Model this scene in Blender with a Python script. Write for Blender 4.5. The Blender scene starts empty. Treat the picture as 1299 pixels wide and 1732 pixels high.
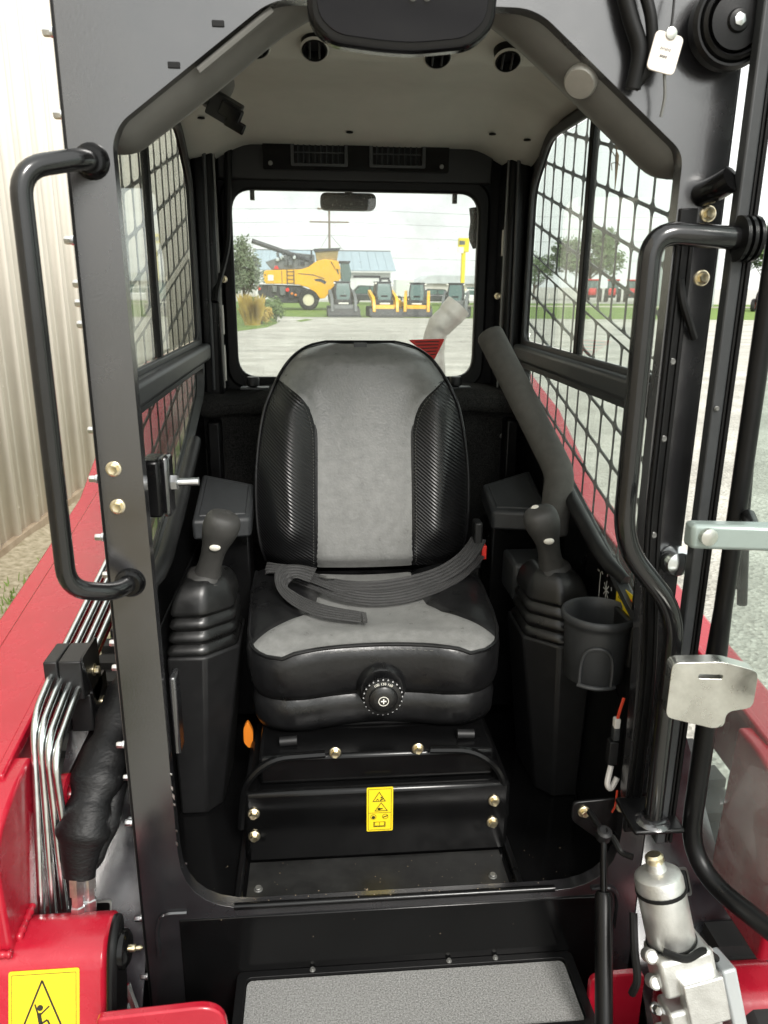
import bpy, bmesh, math, random
from mathutils import Vector, Matrix
random.seed(7)
R = math.radians
sc = bpy.context.scene
col = sc.collection

# ------------------------------------------------------------------ camera
cam = bpy.data.cameras.new('camera')
cam_ob = bpy.data.objects.new('camera', cam); col.objects.link(cam_ob)
PITCH, YAW, ROLL = R(16.5), R(5.0), R(0.5)
fw = Vector((math.sin(YAW)*math.cos(PITCH), math.cos(YAW)*math.cos(PITCH), -math.sin(PITCH)))
rt = Vector((math.cos(YAW), -math.sin(YAW), 0)); up = rt.cross(fw)
r2 = rt*math.cos(ROLL) + up*math.sin(ROLL); u2 = up*math.cos(ROLL) - rt*math.sin(ROLL)
M = Matrix((r2, u2, -fw)).transposed().to_4x4(); M.translation = Vector((-0.133, -1.16, 1.85))
cam_ob.matrix_world = M
cam.sensor_width = 36; cam.sensor_fit = 'AUTO'; cam.lens = 36*1300/1732
cam.clip_start = .02; cam.clip_end = 3000
cam.dof.use_dof = True; cam.dof.focus_distance = 1.9; cam.dof.aperture_fstop = 9
sc.camera = cam_ob

# ------------------------------------------------------------------ world, sun, exposure
SUN_EL, SUN_ROT = R(42), R(165)
w = bpy.data.worlds.new('World'); sc.world = w; w.use_nodes = True
nt = w.node_tree; nt.nodes.clear()
sky = nt.nodes.new('ShaderNodeTexSky'); sky.sky_type = 'NISHITA'; sky.sun_disc = False
sky.sun_elevation = SUN_EL; sky.sun_rotation = SUN_ROT; sky.dust_density = 4; sky.air_density = 1.0
hs = nt.nodes.new('ShaderNodeHueSaturation'); hs.inputs['Saturation'].default_value = .12
mixn = nt.nodes.new('ShaderNodeMix'); mixn.data_type = 'RGBA'; mixn.inputs[0].default_value = .72
mixn.inputs[7].default_value = (9.0, 9.25, 8.9, 1)       # flat cloud cover
bg = nt.nodes.new('ShaderNodeBackground'); bg.inputs[1].default_value = .10
wo = nt.nodes.new('ShaderNodeOutputWorld')
tcw = nt.nodes.new('ShaderNodeTexCoord'); cn = nt.nodes.new('ShaderNodeTexNoise'); cn.inputs['Scale'].default_value = 2.4; cn.inputs['Detail'].default_value = 5
mpw = nt.nodes.new('ShaderNodeMapping'); mpw.inputs['Scale'].default_value = (1, 1, 3.2)
crw = nt.nodes.new('ShaderNodeValToRGB'); crw.color_ramp.elements[0].position = .3; crw.color_ramp.elements[1].position = .7
crw.color_ramp.elements[0].color = (8.1, 8.4, 8.25, 1); crw.color_ramp.elements[1].color = (9.6, 9.7, 9.2, 1)
nt.links.new(tcw.outputs['Generated'], mpw.inputs[0]); nt.links.new(mpw.outputs[0], cn.inputs[0]); nt.links.new(cn.outputs[0], crw.inputs[0]); nt.links.new(crw.outputs[0], mixn.inputs[7])
nt.links.new(sky.outputs[0], hs.inputs['Color']); nt.links.new(hs.outputs[0], mixn.inputs[6])
nt.links.new(mixn.outputs[2], bg.inputs[0]); nt.links.new(bg.outputs[0], wo.inputs[0])
sun = bpy.data.lights.new('sun', 'SUN'); sun.energy = 1.5; sun.angle = R(14); sun.color = (1, .96, .9)
sun_ob = bpy.data.objects.new('sun', sun); col.objects.link(sun_ob)
# sky sun_rotation is measured clockwise from +Y
sd = Vector((math.sin(SUN_ROT)*math.cos(SUN_EL), math.cos(SUN_ROT)*math.cos(SUN_EL), math.sin(SUN_EL)))
sun_ob.rotation_euler = sd.to_track_quat('Z', 'Y').to_euler()
sc.view_settings.view_transform = 'Standard'; sc.view_settings.look = 'None'
sc.view_settings.exposure = 1.12; sc.view_settings.gamma = 1
sc.render.film_transparent = False
try:
    sc.cycles.use_denoising = True
    sc.cycles.max_bounces = 10; sc.cycles.transparent_max_bounces = 24
    sc.cycles.diffuse_bounces = 5; sc.cycles.glossy_bounces = 5
    sc.cycles.caustics_reflective = False; sc.cycles.caustics_refractive = False
    sc.cycles.sample_clamp_indirect = 6
except Exception:
    pass

# ------------------------------------------------------------------ materials
MATS = {}
def material(name, color, rough=.5, metal=0., spec=.5, noise=0., nscale=20., color2=None, bump=0., bscale=200., rvar=0.,
             coat=0., sheen=0., fine=None, stretch=None, detail=6., emit=None, coat_rough=.08, ior=1.5):
    m = bpy.data.materials.new(name); m.use_nodes = True
    n = m.node_tree.nodes; l = m.node_tree.links
    p = n['Principled BSDF']
    p.inputs['Base Color'].default_value = (*color, 1); p.inputs['Roughness'].default_value = rough
    p.inputs['Metallic'].default_value = metal; p.inputs['IOR'].default_value = ior; p.inputs['Specular IOR Level'].default_value = spec
    if coat: p.inputs['Coat Weight'].default_value = coat; p.inputs['Coat Roughness'].default_value = coat_rough
    if sheen: p.inputs['Sheen Weight'].default_value = sheen; p.inputs['Sheen Roughness'].default_value = .5
    tc = n.new('ShaderNodeTexCoord'); src = tc.outputs['Object']
    if stretch:
        mp = n.new('ShaderNodeMapping'); mp.inputs['Scale'].default_value = stretch
        l.new(src, mp.inputs[0]); src = mp.outputs[0]
    if noise or color2 or rvar:
        t = n.new('ShaderNodeTexNoise'); t.inputs['Scale'].default_value = nscale; t.inputs['Detail'].default_value = detail
        t.inputs['Roughness'].default_value = .6
        l.new(src, t.inputs[0])
        if noise or color2:
            rp = n.new('ShaderNodeValToRGB')
            c2 = color2 or tuple(min(1, c*(1+noise)) for c in color)
            c1 = color if color2 else tuple(c*(1-noise) for c in color)
            rp.color_ramp.elements[0].position = .32; rp.color_ramp.elements[1].position = .68
            rp.color_ramp.elements[0].color = (*c1, 1); rp.color_ramp.elements[1].color = (*c2, 1)
            l.new(t.outputs[0], rp.inputs[0]); l.new(rp.outputs[0], p.inputs['Base Color'])
        if rvar:
            mr = n.new('ShaderNodeMapRange'); mr.inputs[1].default_value = .3; mr.inputs[2].default_value = .7
            mr.inputs[3].default_value = max(.02, rough-rvar); mr.inputs[4].default_value = min(1, rough+rvar)
            l.new(t.outputs[0], mr.inputs[0]); l.new(mr.outputs[0], p.inputs['Roughness'])
    if bump:
        t2 = n.new('ShaderNodeTexNoise'); t2.inputs['Scale'].default_value = bscale; t2.inputs['Detail'].default_value = 3
        l.new(src, t2.inputs[0])
        b = n.new('ShaderNodeBump'); b.inputs['Strength'].default_value = bump; b.inputs['Distance'].default_value = .002
        l.new(t2.outputs[0], b.inputs['Height']); l.new(b.outputs[0], p.inputs['Normal'])
    MATS[name] = m
    return m

def glass(name, tint=(.9, .95, .92), dirt=.03, f0=.04, dirt_scale=9., drops=0.):
    """one face of a thin pane: clear transmission, Schlick reflection, a film of dust"""
    m = bpy.data.materials.new(name); m.use_nodes = True
    n = m.node_tree.nodes; l = m.node_tree.links; n.clear()
    out = n.new('ShaderNodeOutputMaterial')
    tr = n.new('ShaderNodeBsdfTransparent'); tr.inputs[0].default_value = (*[math.sqrt(c) for c in tint], 1)
    gl = n.new('ShaderNodeBsdfGlossy'); gl.inputs['Roughness'].default_value = .015
    df = n.new('ShaderNodeBsdfDiffuse'); df.inputs[0].default_value = (.75, .75, .7, 1)
    tl = n.new('ShaderNodeBsdfTranslucent'); tl.inputs[0].default_value = (.75, .75, .7, 1)
    lw = n.new('ShaderNodeLayerWeight'); lw.inputs[0].default_value = .5
    pw = n.new('ShaderNodeMath'); pw.operation = 'POWER'; pw.inputs[1].default_value = 5
    l.new(lw.outputs['Facing'], pw.inputs[0])
    ma = n.new('ShaderNodeMath'); ma.operation = 'MULTIPLY_ADD'; ma.inputs[1].default_value = 1-f0; ma.inputs[2].default_value = f0
    l.new(pw.outputs[0], ma.inputs[0])
    a = n.new('ShaderNodeMixShader'); l.new(ma.outputs[0], a.inputs[0]); l.new(tr.outputs[0], a.inputs[1]); l.new(gl.outputs[0], a.inputs[2])
    dd = n.new('ShaderNodeMixShader'); dd.inputs[0].default_value = .6; l.new(df.outputs[0], dd.inputs[1]); l.new(tl.outputs[0], dd.inputs[2])
    tc = n.new('ShaderNodeTexCoord')
    t = n.new('ShaderNodeTexNoise'); t.inputs['Scale'].default_value = dirt_scale; t.inputs['Detail'].default_value = 8
    l.new(tc.outputs['Object'], t.inputs[0])
    mr = n.new('ShaderNodeMapRange'); mr.inputs[1].default_value = .3; mr.inputs[2].default_value = .75
    mr.inputs[3].default_value = dirt*.4; mr.inputs[4].default_value = dirt*1.8
    l.new(t.outputs[0], mr.inputs[0]); fac = mr.outputs[0]
    if drops:
        vo = n.new('ShaderNodeTexVoronoi'); vo.inputs['Scale'].default_value = 150
        l.new(tc.outputs['Object'], vo.inputs[0])
        lt = n.new('ShaderNodeMath'); lt.operation = 'LESS_THAN'; lt.inputs[1].default_value = .16
        l.new(vo.outputs['Distance'], lt.inputs[0])
        wn = n.new('ShaderNodeTexWhiteNoise'); l.new(vo.outputs['Position'], wn.inputs[0])
        g2 = n.new('ShaderNodeMath'); g2.operation = 'GREATER_THAN'; g2.inputs[1].default_value = .72; l.new(wn.outputs['Value'], g2.inputs[0])
        mu = n.new('ShaderNodeMath'); mu.operation = 'MULTIPLY'; l.new(lt.outputs[0], mu.inputs[0]); l.new(g2.outputs[0], mu.inputs[1])
        m3 = n.new('ShaderNodeMath'); m3.operation = 'MULTIPLY_ADD'; m3.inputs[1].default_value = drops
        l.new(mu.outputs[0], m3.inputs[0]); l.new(fac, m3.inputs[2]); fac = m3.outputs[0]
    b = n.new('ShaderNodeMixShader'); l.new(fac, b.inputs[0]); l.new(a.outputs[0], b.inputs[1]); l.new(dd.outputs[0], b.inputs[2])
    l.new(b.outputs[0], out.inputs[0])
    MATS[name] = m
    return m

def carbon(name):
    """woven twill embossed vinyl"""
    m = material(name, (.008, .008, .0085), .30, spec=.6)
    n = m.node_tree.nodes; l = m.node_tree.links; p = n['Principled BSDF']
    tc = n.new('ShaderNodeTexCoord'); mp = n.new('ShaderNodeMapping')
    mp.inputs['Rotation'].default_value = (0, R(52), 0)
    l.new(tc.outputs['Object'], mp.inputs[0])
    wv = n.new('ShaderNodeTexWave'); wv.wave_type = 'BANDS'; wv.bands_direction = 'X'; wv.inputs['Scale'].default_value = 45
    wv.inputs['Distortion'].default_value = .4
    l.new(mp.outputs[0], wv.inputs[0])
    b = n.new('ShaderNodeBump'); b.inputs['Strength'].default_value = .5; b.inputs['Distance'].default_value = .003
    l.new(wv.outputs['Fac'], b.inputs['Height']); l.new(b.outputs[0], p.inputs['Normal'])
    rp = n.new('ShaderNodeMapRange'); rp.inputs[3].default_value = .38; rp.inputs[4].default_value = .30
    l.new(wv.outputs['Fac'], rp.inputs[0]); l.new(rp.outputs[0], p.inputs['Roughness'])
    return m

material('frame_paint', (.016, .0157, .0175), .23, spec=1.0, ior=1.72, noise=.35, nscale=5, rvar=.10, bump=.05, bscale=260)
material('black_gloss', (.004, .004, .0042), .17, spec=.28, noise=.3, nscale=6, rvar=.08, bump=.02, bscale=120)
material('handle_paint', (.007, .007, .0075), .17, spec=.7, ior=1.5, noise=.3, nscale=6, rvar=.05, bump=.03, bscale=120)
material('black_satin', (.005, .005, .0053), .34, spec=.25, noise=.25, nscale=8, rvar=.08, bump=.05, bscale=400)
material('black_plastic', (.0105, .0105, .011), .46, spec=.4, noise=.2, nscale=30, bump=.16, bscale=900)
material('grey_plastic', (.030, .032, .034), .45, noise=.12, nscale=30, bump=.14, bscale=900)
material('grip_rubber', (.034, .033, .031), .55, noise=.15, nscale=60, bump=.2, bscale=1100)
material('boot_rubber', (.008, .008, .008), .33, noise=.3, nscale=25, rvar=.08, bump=.06, bscale=500)
material('foam', (.075, .072, .066), .75, noise=.12, nscale=50, bump=.25, bscale=900)
material('seal', (.004, .004, .004), .5, spec=.25)
material('headliner', (.45, .445, .405), .8, noise=.04, nscale=14, bump=.12, bscale=700)
material('trim_grey', (.125, .122, .112), .55, noise=.08, nscale=20, bump=.12, bscale=900)
material('leather', (.165, .166, .160), .34, color2=(.215, .216, .209), nscale=46, rvar=.08, bump=.38, bscale=170, detail=14)
material('vinyl', (.007, .007, .0075), .33, noise=.3, nscale=15, rvar=.1, bump=.35, bscale=70)
carbon('carbon')
material('carpet', (.011, .011, .011), 1.0, color2=(.040, .039, .037), nscale=260, bump=1.0, bscale=420, spec=.1, detail=3)
material('webbing', (.022, .0215, .0215), .5, noise=.25, nscale=30, bump=.6, bscale=900, sheen=.12)
material('stitch', (.12, .12, .11), .7)
material('gold_zinc', (.72, .60, .33), .30, 1.0, color2=(.82, .76, .62), nscale=160)
material('zinc', (.74, .75, .76), .28, 1.0, noise=.15, nscale=90)
material('chrome_pipe', (.70, .74, .74), .2, 1.0, noise=.12, nscale=40)
material('cast_alu', (.66, .66, .64), .44, .9, noise=.10, nscale=30, rvar=.06, bump=.25, bscale=400)
material('latch_metal', (.60, .60, .56), .30, 1.0, noise=.18, nscale=25, rvar=.1, bump=.1, bscale=200)
material('red_paint', (.37, .007, .022), .25, color2=(.41, .014, .030), nscale=16, rvar=.12, coat=.25, bump=.16, bscale=110, coat_rough=.2)
material('grip_tape', (.15, .15, .146), .9, color2=(.37, .37, .36), nscale=330, bump=1.0, bscale=600, detail=2)
material('yellow_label', (.83, .62, .02), .4, noise=.04)
material('label_ink', (.02, .018, .012), .5)
material('label_white', (.8, .78, .7), .5)
material('label_red', (.72, .03, .02), .45)
material('button_white', (.75, .72, .64), .35)
material('orange', (.75, .22, .02), .4)
material('tag_paper', (.78, .72, .66), .6, noise=.05)
material('white_print', (.6, .6, .58), .5)
material('sleeve', (.0045, .0045, .005), .48, spec=.3, noise=.3, nscale=12, bump=.7, bscale=85, stretch=(1, 1, 3))
material('wire_red', (.55, .05, .02), .4)
material('wire_white', (.6, .58, .55), .5)
material('mirror_face', (.008, .008, .011), .05, spec=.35)
material('lens_black', (.006, .006, .007), .14, spec=.35)
material('knob_clear', (.010, .010, .010), .3, spec=.4, coat=.3, coat_rough=.25)
material('steel_dark', (.20, .20, .19), .45, .6, noise=.25, nscale=15)
material('exhaust_steel', (.36, .35, .32), .45, .5, noise=.25, nscale=12, rvar=.1)
material('siding', (.75, .695, .61), .5, noise=.04, nscale=3, rvar=.06)
material('insect', (.16, .09, .03), .5, noise=.3, nscale=80)
glass('pane_side', (.86, .94, .90), .045, .05)
glass('pane_rear', (.88, .92, .895), .11, .04, 7, .30)
glass('pane_door', (.74, .84, .80), .07, .08)

# ------------------------------------------------------------------ mesh helpers
class G:
    def __init__(s): s.v = []; s.f = []; s.mi = []
    def add(s, v, f):
        k = len(s.v); s.v += [tuple(p) for p in v]; s.f += [tuple(i+k for i in q) for q in f]; return s
    def box(s, x0, y0, z0, x1, y1, z1):
        v = [(x0,y0,z0),(x1,y0,z0),(x1,y1,z0),(x0,y1,z0),(x0,y0,z1),(x1,y0,z1),(x1,y1,z1),(x0,y1,z1)]
        return s.add(v, [(0,3,2,1),(4,5,6,7),(0,1,5,4),(1,2,6,5),(2,3,7,6),(3,0,4,7)])
    def loft(s, loops, cap0=True, cap1=True, closed=True):
        n = len(loops[0]); v = [p for L in loops for p in L]; f = []
        for i in range(len(loops)-1):
            for j in range(n if closed else n-1):
                a = i*n+j; b = i*n+(j+1) % n
                f.append((a, b, b+n, a+n))
        if cap0: f.append(tuple(range(n-1, -1, -1)))
        if cap1: f.append(tuple(range((len(loops)-1)*n, len(loops)*n)))
        return s.add(v, f)
    def tube(s, path, r, n=12, cap=True, squash=1.0, upv=None):
        path = [Vector(p) for p in path]; rr = r if isinstance(r, (list, tuple)) else [r]*len(path)
        loops = []; pn = None
        for i, p in enumerate(path):
            a = path[max(i-1, 0)]; b = path[min(i+1, len(path)-1)]
            t = (b-a).normalized()
            if pn is None:
                u = Vector(upv) if upv else (Vector((0,0,1)) if abs(t.z) < .9 else Vector((1,0,0)))
                pn = (u - t*u.dot(t)).normalized()
            else:
                pn = (pn - t*pn.dot(t)).normalized()
            q = t.cross(pn)
            loops.append([p + (pn*math.cos(2*math.pi*k/n)*squash + q*math.sin(2*math.pi*k/n))*rr[i] for k in range(n)])
        return s.loft(loops, cap, cap)
    def lathe(s, c, axis, prof, n=24, caps=True):
        c = Vector(c); a = Vector(axis).normalized()
        u = a.orthogonal().normalized(); q = a.cross(u)
        loops = [[c + a*h + (u*math.cos(2*math.pi*k/n) + q*math.sin(2*math.pi*k/n))*max(r, 1e-5) for k in range(n)] for r, h in prof]
        return s.loft(loops, caps, caps)
    def ball(s, c, rx, ry=None, rz=None, n=12, m=8):
        ry = ry or rx; rz = rz or rx; c = Vector(c)
        loops = []
        for i in range(m+1):
            t = -math.pi/2 + math.pi*i/m; k0 = max(math.cos(t), 1e-4)
            loops.append([(c.x+rx*k0*math.cos(2*math.pi*k/n), c.y+ry*k0*math.sin(2*math.pi*k/n), c.z+rz*math.sin(t)) for k in range(n)])
        return s.loft(loops)
    def prism(s, poly, fn, d0, d1):
        """poly: 2-D outline; fn(a,b,d)->3-D"""
        return s.loft([[fn(a, b, d0) for a, b in poly], [fn(a, b, d1) for a, b in poly]])
    def grid(s, fn, nu, nv):
        v = [fn(i/nu, j/nv) for j in range(nv+1) for i in range(nu+1)]
        f = [(j*(nu+1)+i, j*(nu+1)+i+1, (j+1)*(nu+1)+i+1, (j+1)*(nu+1)+i) for j in range(nv) for i in range(nu)]
        return s.add(v, f)
    def mesh(s, name, smooth=40):
        me = bpy.data.meshes.new(name); me.from_pydata([tuple(p) for p in s.v], [], s.f); me.update()
        bm = bmesh.new(); bm.from_mesh(me); bmesh.ops.recalc_face_normals(bm, faces=bm.faces); bm.to_mesh(me); bm.free()
        if smooth:
            me.shade_smooth(); me.set_sharp_from_angle(angle=R(smooth))
        return me
    def build(s, name, mat, parent=None, smooth=40, bevel=0, seg=2, label=None, weld=False, solid=0):
        me = s.mesh(name, smooth)
        return place(name, me, mat, parent, bevel=bevel, seg=seg, label=label, solid=solid)

OFF = {}
def place(name, me, mat, parent=None, loc=None, rot=None, bevel=0, seg=2, label=None, solid=0):
    o = bpy.data.objects.new(name, me); col.objects.link(o)
    m = MATS[mat] if isinstance(mat, str) else mat
    if m and not me.materials: me.materials.append(m)
    if loc is not None: o.location = loc
    if rot is not None: o.rotation_mode = 'QUATERNION'; o.rotation_quaternion = rot
    if parent is not None:
        o.parent = parent
        if parent.name in OFF: o.location = Vector(o.location) - OFF[parent.name]
    if solid:
        md = o.modifiers.new('solid', 'SOLIDIFY'); md.thickness = solid; md.offset = 0
    if bevel:
        md = o.modifiers.new('bevel', 'BEVEL'); md.width = bevel; md.segments = seg; md.limit_method = 'ANGLE'; md.angle_limit = R(35)
        md.harden_normals = False
    if label: o['label'] = label
    return o
def thing(name, label, cat, loc=(0, 0, 0), group=None):
    o = bpy.data.objects.new(name, None); col.objects.link(o); o.empty_display_size = .1
    o.location = loc; o['label'] = label; o['category'] = cat
    if group: o['group'] = group
    if Vector(loc).length: OFF[o.name] = Vector(loc)
    return o
def tag(o, label, cat, group=None):
    o['label'] = label; o['category'] = cat
    if group: o['group'] = group
    return o
def structure(o, label=None):
    o['kind'] = 'structure'
    if label: o['label'] = label
    return o
def copy_tree(o, parent=None):
    c = o.copy(); col.objects.link(c)
    if parent: c.parent = parent
    for ch in list(o.children): copy_tree(ch, c)
    return c
def fillet(pts, r, n=6):
    pts = [Vector(p) for p in pts]; out = [pts[0]]
    for i in range(1, len(pts)-1):
        a, b, c = pts[i-1], pts[i], pts[i+1]
        d1 = (a-b); d2 = (c-b); k = min(r, d1.length*.48, d2.length*.48)
        p = b+d1.normalized()*k; q = b+d2.normalized()*k
        for j in range(n+1):
            t = j/n; out.append(p*(1-t)**2 + b*2*t*(1-t) + q*t*t)
    out.append(pts[-1]); return out
def rpoly(pts, r, n=5):
    """round the corners of a closed 2-D polygon; r a number or one per corner"""
    out = []; N = len(pts)
    for i in range(N):
        a, b, c = Vector(pts[i-1]), Vector(pts[i]), Vector(pts[(i+1) % N])
        rr = r[i] if isinstance(r, (list, tuple)) else r
        if rr <= 0: out.append((b.x, b.y)); continue
        d1 = a-b; d2 = c-b; k = min(rr, d1.length*.49, d2.length*.49)
        p = b+d1.normalized()*k; q = b+d2.normalized()*k
        for j in range(n+1):
            t = j/n; v = p*(1-t)**2 + b*2*t*(1-t) + q*t*t; out.append((v.x, v.y))
    return out
def rrect(x0, y0, x1, y1, r, n=5): return rpoly([(x0,y0),(x1,y0),(x1,y1),(x0,y1)], r, n)
def plate(outer, holes, fn, d0, d1, name, mat, parent=None, smooth=40, bevel=0, label=None):
    """flat plate with openings"""
    bm = bmesh.new()
    def loop(L, d):
        vs = [bm.verts.new(fn(a, b, d)) for a, b in L]
        es = [bm.edges.new((vs[i], vs[(i+1) % len(vs)])) for i in range(len(vs))]
        return vs, es
    sides = []
    for d in (d0, d1):
        E = []; V = []
        for L in [outer]+holes:
            vs, es = loop(L, d); E += es; V.append(vs)
        bmesh.ops.triangle_fill(bm, edges=E, use_beauty=True, use_dissolve=False)
        sides.append(V)
    for A, B in zip(*sides):
        for i in range(len(A)):
            j = (i+1) % len(A); bm.faces.new((A[i], A[j], B[j], B[i]))
    bmesh.ops.recalc_face_normals(bm, faces=bm.faces)
    me = bpy.data.meshes.new(name); bm.to_mesh(me); bm.free()
    if smooth: me.shade_smooth(); me.set_sharp_from_angle(angle=R(smooth))
    return place(name, me, mat, parent, bevel=bevel, label=label)
XZ = lambda a, b, d: (a, d, b)       # plate in the x-z plane, d along y
YZ = lambda a, b, d: (d, a, b)       # plate in the y-z plane, d along x
XY = lambda a, b, d: (a, b, d)
def ss(a, b, x):
    t = max(0, min(1, (x-a)/(b-a))); return t*t*(3-2*t)
def lerp(a, b, t): return a+(b-a)*t
def interp(pts, x):
    if x <= pts[0][0]: return pts[0][1]
    for (x0, y0), (x1, y1) in zip(pts, pts[1:]):
        if x <= x1:
            t = (x-x0)/(x1-x0); t = t*t*(3-2*t); return y0+(y1-y0)*t
    return pts[-1][1]
def spline(pts, n=8):
    P = [Vector(p) for p in pts]; P = [P[0]*2-P[1]]+P+[P[-1]*2-P[-2]]; out = []
    for i in range(1, len(P)-2):
        for j in range(n):
            t = j/n; a, b, c, d = P[i-1], P[i], P[i+1], P[i+2]
            out.append(.5*((2*b)+(c-a)*t+(2*a-5*b+4*c-d)*t*t+(3*b-a-3*c+d)*t**3))
    out.append(P[-2]); return out

# shared fastener meshes: axis +Z
def bolt_mesh(name, r, h, flange=1.55, fh=.25, hexa=True):
    g = G(); g.lathe((0,0,0), (0,0,1), [(r*flange, -h*.1), (r*flange, h*fh*.6), (r*flange*.85, h*fh)], 20)
    n = 6 if hexa else 16
    g.lathe((0,0,h*fh*.5), (0,0,1), [(r, 0), (r, h*.62), (r*.86, h*.75), (r*.45, h*.70)], n)
    return g.mesh(name, 30)
BOLT = bolt_mesh('flange_bolt', .0075, .012); BOLT.materials.append(MATS['gold_zinc'])
BOLT_S = bolt_mesh('side_bolt', .0058, .014, 1.15, .2, True); BOLT_S.materials.append(MATS['zinc'])
SCREW = bolt_mesh('screw', .006, .006, 1.3, .3, False); SCREW.materials.append(MATS['steel_dark'])
def bolt(me, loc, axis, parent, name=None, s=1.0):
    q = Vector((0,0,1)).rotation_difference(Vector(axis))
    o = place(name or me.name, me, None, parent, loc=Vector(loc), rot=q)
    o.scale = (s, s, s)
    return o
# ================================================================== ground
def ground_mat():
    m = material('gravel', (.42, .405, .36), .95, color2=(.58, .565, .51), nscale=1.1, bump=0, detail=12, spec=.15)
    n = m.node_tree.nodes; l = m.node_tree.links; p = n['Principled BSDF']
    tc = n.new('ShaderNodeTexCoord')
    v = n.new('ShaderNodeTexVoronoi'); v.inputs['Scale'].default_value = 34; l.new(tc.outputs['Object'], v.inputs[0])
    v2 = n.new('ShaderNodeTexNoise'); v2.inputs['Scale'].default_value = 11; v2.inputs['Detail'].default_value = 8; l.new(tc.outputs['Object'], v2.inputs[0])
    ad = n.new('ShaderNodeMath'); ad.operation = 'ADD'; l.new(v.outputs['Distance'], ad.inputs[0]); l.new(v2.outputs[0], ad.inputs[1])
    b = n.new('ShaderNodeBump'); b.inputs['Strength'].default_value = .8; b.inputs['Distance'].default_value = .02
    l.new(ad.outputs[0], b.inputs['Height']); l.new(b.outputs[0], p.inputs['Normal'])
    # stones vary in tone
    old = p.inputs['Base Color'].links[0].from_socket
    hsv = n.new('ShaderNodeHueSaturation'); l.new(old, hsv.inputs['Color'])
    bw = n.new('ShaderNodeRGBToBW'); l.new(v.outputs['Color'], bw.inputs[0])
    mr = n.new('ShaderNodeMapRange'); mr.inputs[3].default_value = .72; mr.inputs[4].default_value = 1.2
    l.new(bw.outputs[0], mr.inputs[0]); mp = n.new('ShaderNodeMapping'); mp.inputs['Scale'].default_value = (.05, .55, 1); mp.inputs['Rotation'].default_value = (0, 0, R(8)); l.new(tc.outputs['Object'], mp.inputs[0])
    tn = n.new('ShaderNodeTexNoise'); tn.inputs['Scale'].default_value = 1.6; tn.inputs['Detail'].default_value = 6; l.new(mp.outputs[0], tn.inputs[0])
    m4 = n.new('ShaderNodeMapRange'); m4.inputs[1].default_value = .35; m4.inputs[2].default_value = .65; m4.inputs[3].default_value = .80; m4.inputs[4].default_value = 1.06; l.new(tn.outputs[0], m4.inputs[0])
    mm = n.new('ShaderNodeMath'); mm.operation = 'MULTIPLY'; l.new(mr.outputs[0], mm.inputs[0]); l.new(m4.outputs[0], mm.inputs[1])
    l.new(mm.outputs[0], hsv.inputs['Value']); l.new(hsv.outputs[0], p.inputs['Base Color'])
ground_mat()
material('grass', (.10, .17, .035), .9, color2=(.19, .26, .07), nscale=2.2, spec=.2, detail=10)
material('dirt', (.24, .18, .12), .95, color2=(.36, .29, .21), nscale=7, bump=.8, bscale=60, spec=.15, detail=9)
material('mulch', (.20, .17, .105), .95, color2=(.40, .35, .26), nscale=22, bump=1, bscale=90, spec=.15, detail=9)
material('concrete_path', (.46, .42, .35), .9, noise=.08, nscale=1.5)
material('leaf', (.055, .10, .03), .6, color2=(.12, .18, .06), nscale=1.2)
material('leaf_grey', (.10, .14, .075), .6, color2=(.17, .21, .12), nscale=1.2)
material('leaf_gold', (.38, .27, .06), .6, color2=(.52, .40, .10), nscale=2)
material('bark', (.10, .075, .05), .9, noise=.3, nscale=8)
g = G(); g.add([(-900,-900,0),(900,-900,0),(900,900,0),(-900,900,0)], [(0,1,2,3)])
structure(g.build('gravel_lot', 'gravel', smooth=0))
g = G(); P = [(-.8,44.8),(8,44),(70,42.5),(70,84),(-34,84),(-34,29),(-3.6,29.8),(-2.3,33.5),(-2.0,37.5),(-2.6,45.5)]
g.add([(x,y,.006) for x,y in P], [tuple(range(len(P)))])
structure(g.build('grass_verge', 'grass', smooth=0))
g = G(); P = [(-.9,38.8),(-.3,41.5),(-.7,42.2),(-1.2,40.0)]
g.add([(x,y,.008) for x,y in P], [tuple(range(len(P)))]); structure(g.build('grass_patch', 'grass', smooth=0))
g = G(); g.add([(12,70,.012),(120,69,.012),(120,74,.012),(12,74,.012)], [(0,1,2,3)]); structure(g.build('road', 'concrete_path', smooth=0))
# strip along the building: bare soil at its foot, then thin lawn
wall_pt = Vector((-2.327, 4.01, 0)); wall_dir = Vector((.0555, .998, 0)).normalized(); wall_n = Vector((wall_dir.y, -wall_dir.x, 0))
def wp(a, d, z): p = wall_pt + wall_dir*a + wall_n*d; return (p.x, p.y, z)
g = G()
def soil(u, v):
    a = -10+20*u; d = -.1+1.75*v
    return wp(a, d, .035 + .018*math.sin(a*5.1+d*9)*math.sin(a*2.3)*(v > .05) + .05*max(0, 1-v*7))
g.grid(soil, 120, 14); structure(g.build('soil_strip', 'mulch', smooth=180))
g = G(); rnd = random.Random(3)
for i in range(70000):
    a = rnd.uniform(-6.5, 7.0); d = rnd.uniform(.25, 1.7)
    if rnd.random() > ss(.22, .70, d)*(.22+.78*ss(-.5,.3,math.sin(a*3.1+d*4)*math.sin(a*1.3-d*5)+.25*math.sin(a*9+d*7))): continue
    x, y, z = wp(a, d, .02); h = rnd.uniform(.03, .085); t = rnd.uniform(0, 6.28); b = rnd.uniform(.0, .05); w_ = .006
    c, s_ = math.cos(t), math.sin(t)
    g.add([(x-s_*w_, y+c*w_, z-.01), (x+s_*w_, y-c*w_, z-.01), (x+c*b*.5+s_*w_*.7, y+s_*b*.5-c*w_*.7, z+h*.7), (x+c*b, y+s_*b, z+h)], [(0,1,2),(0,2,3)])
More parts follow.
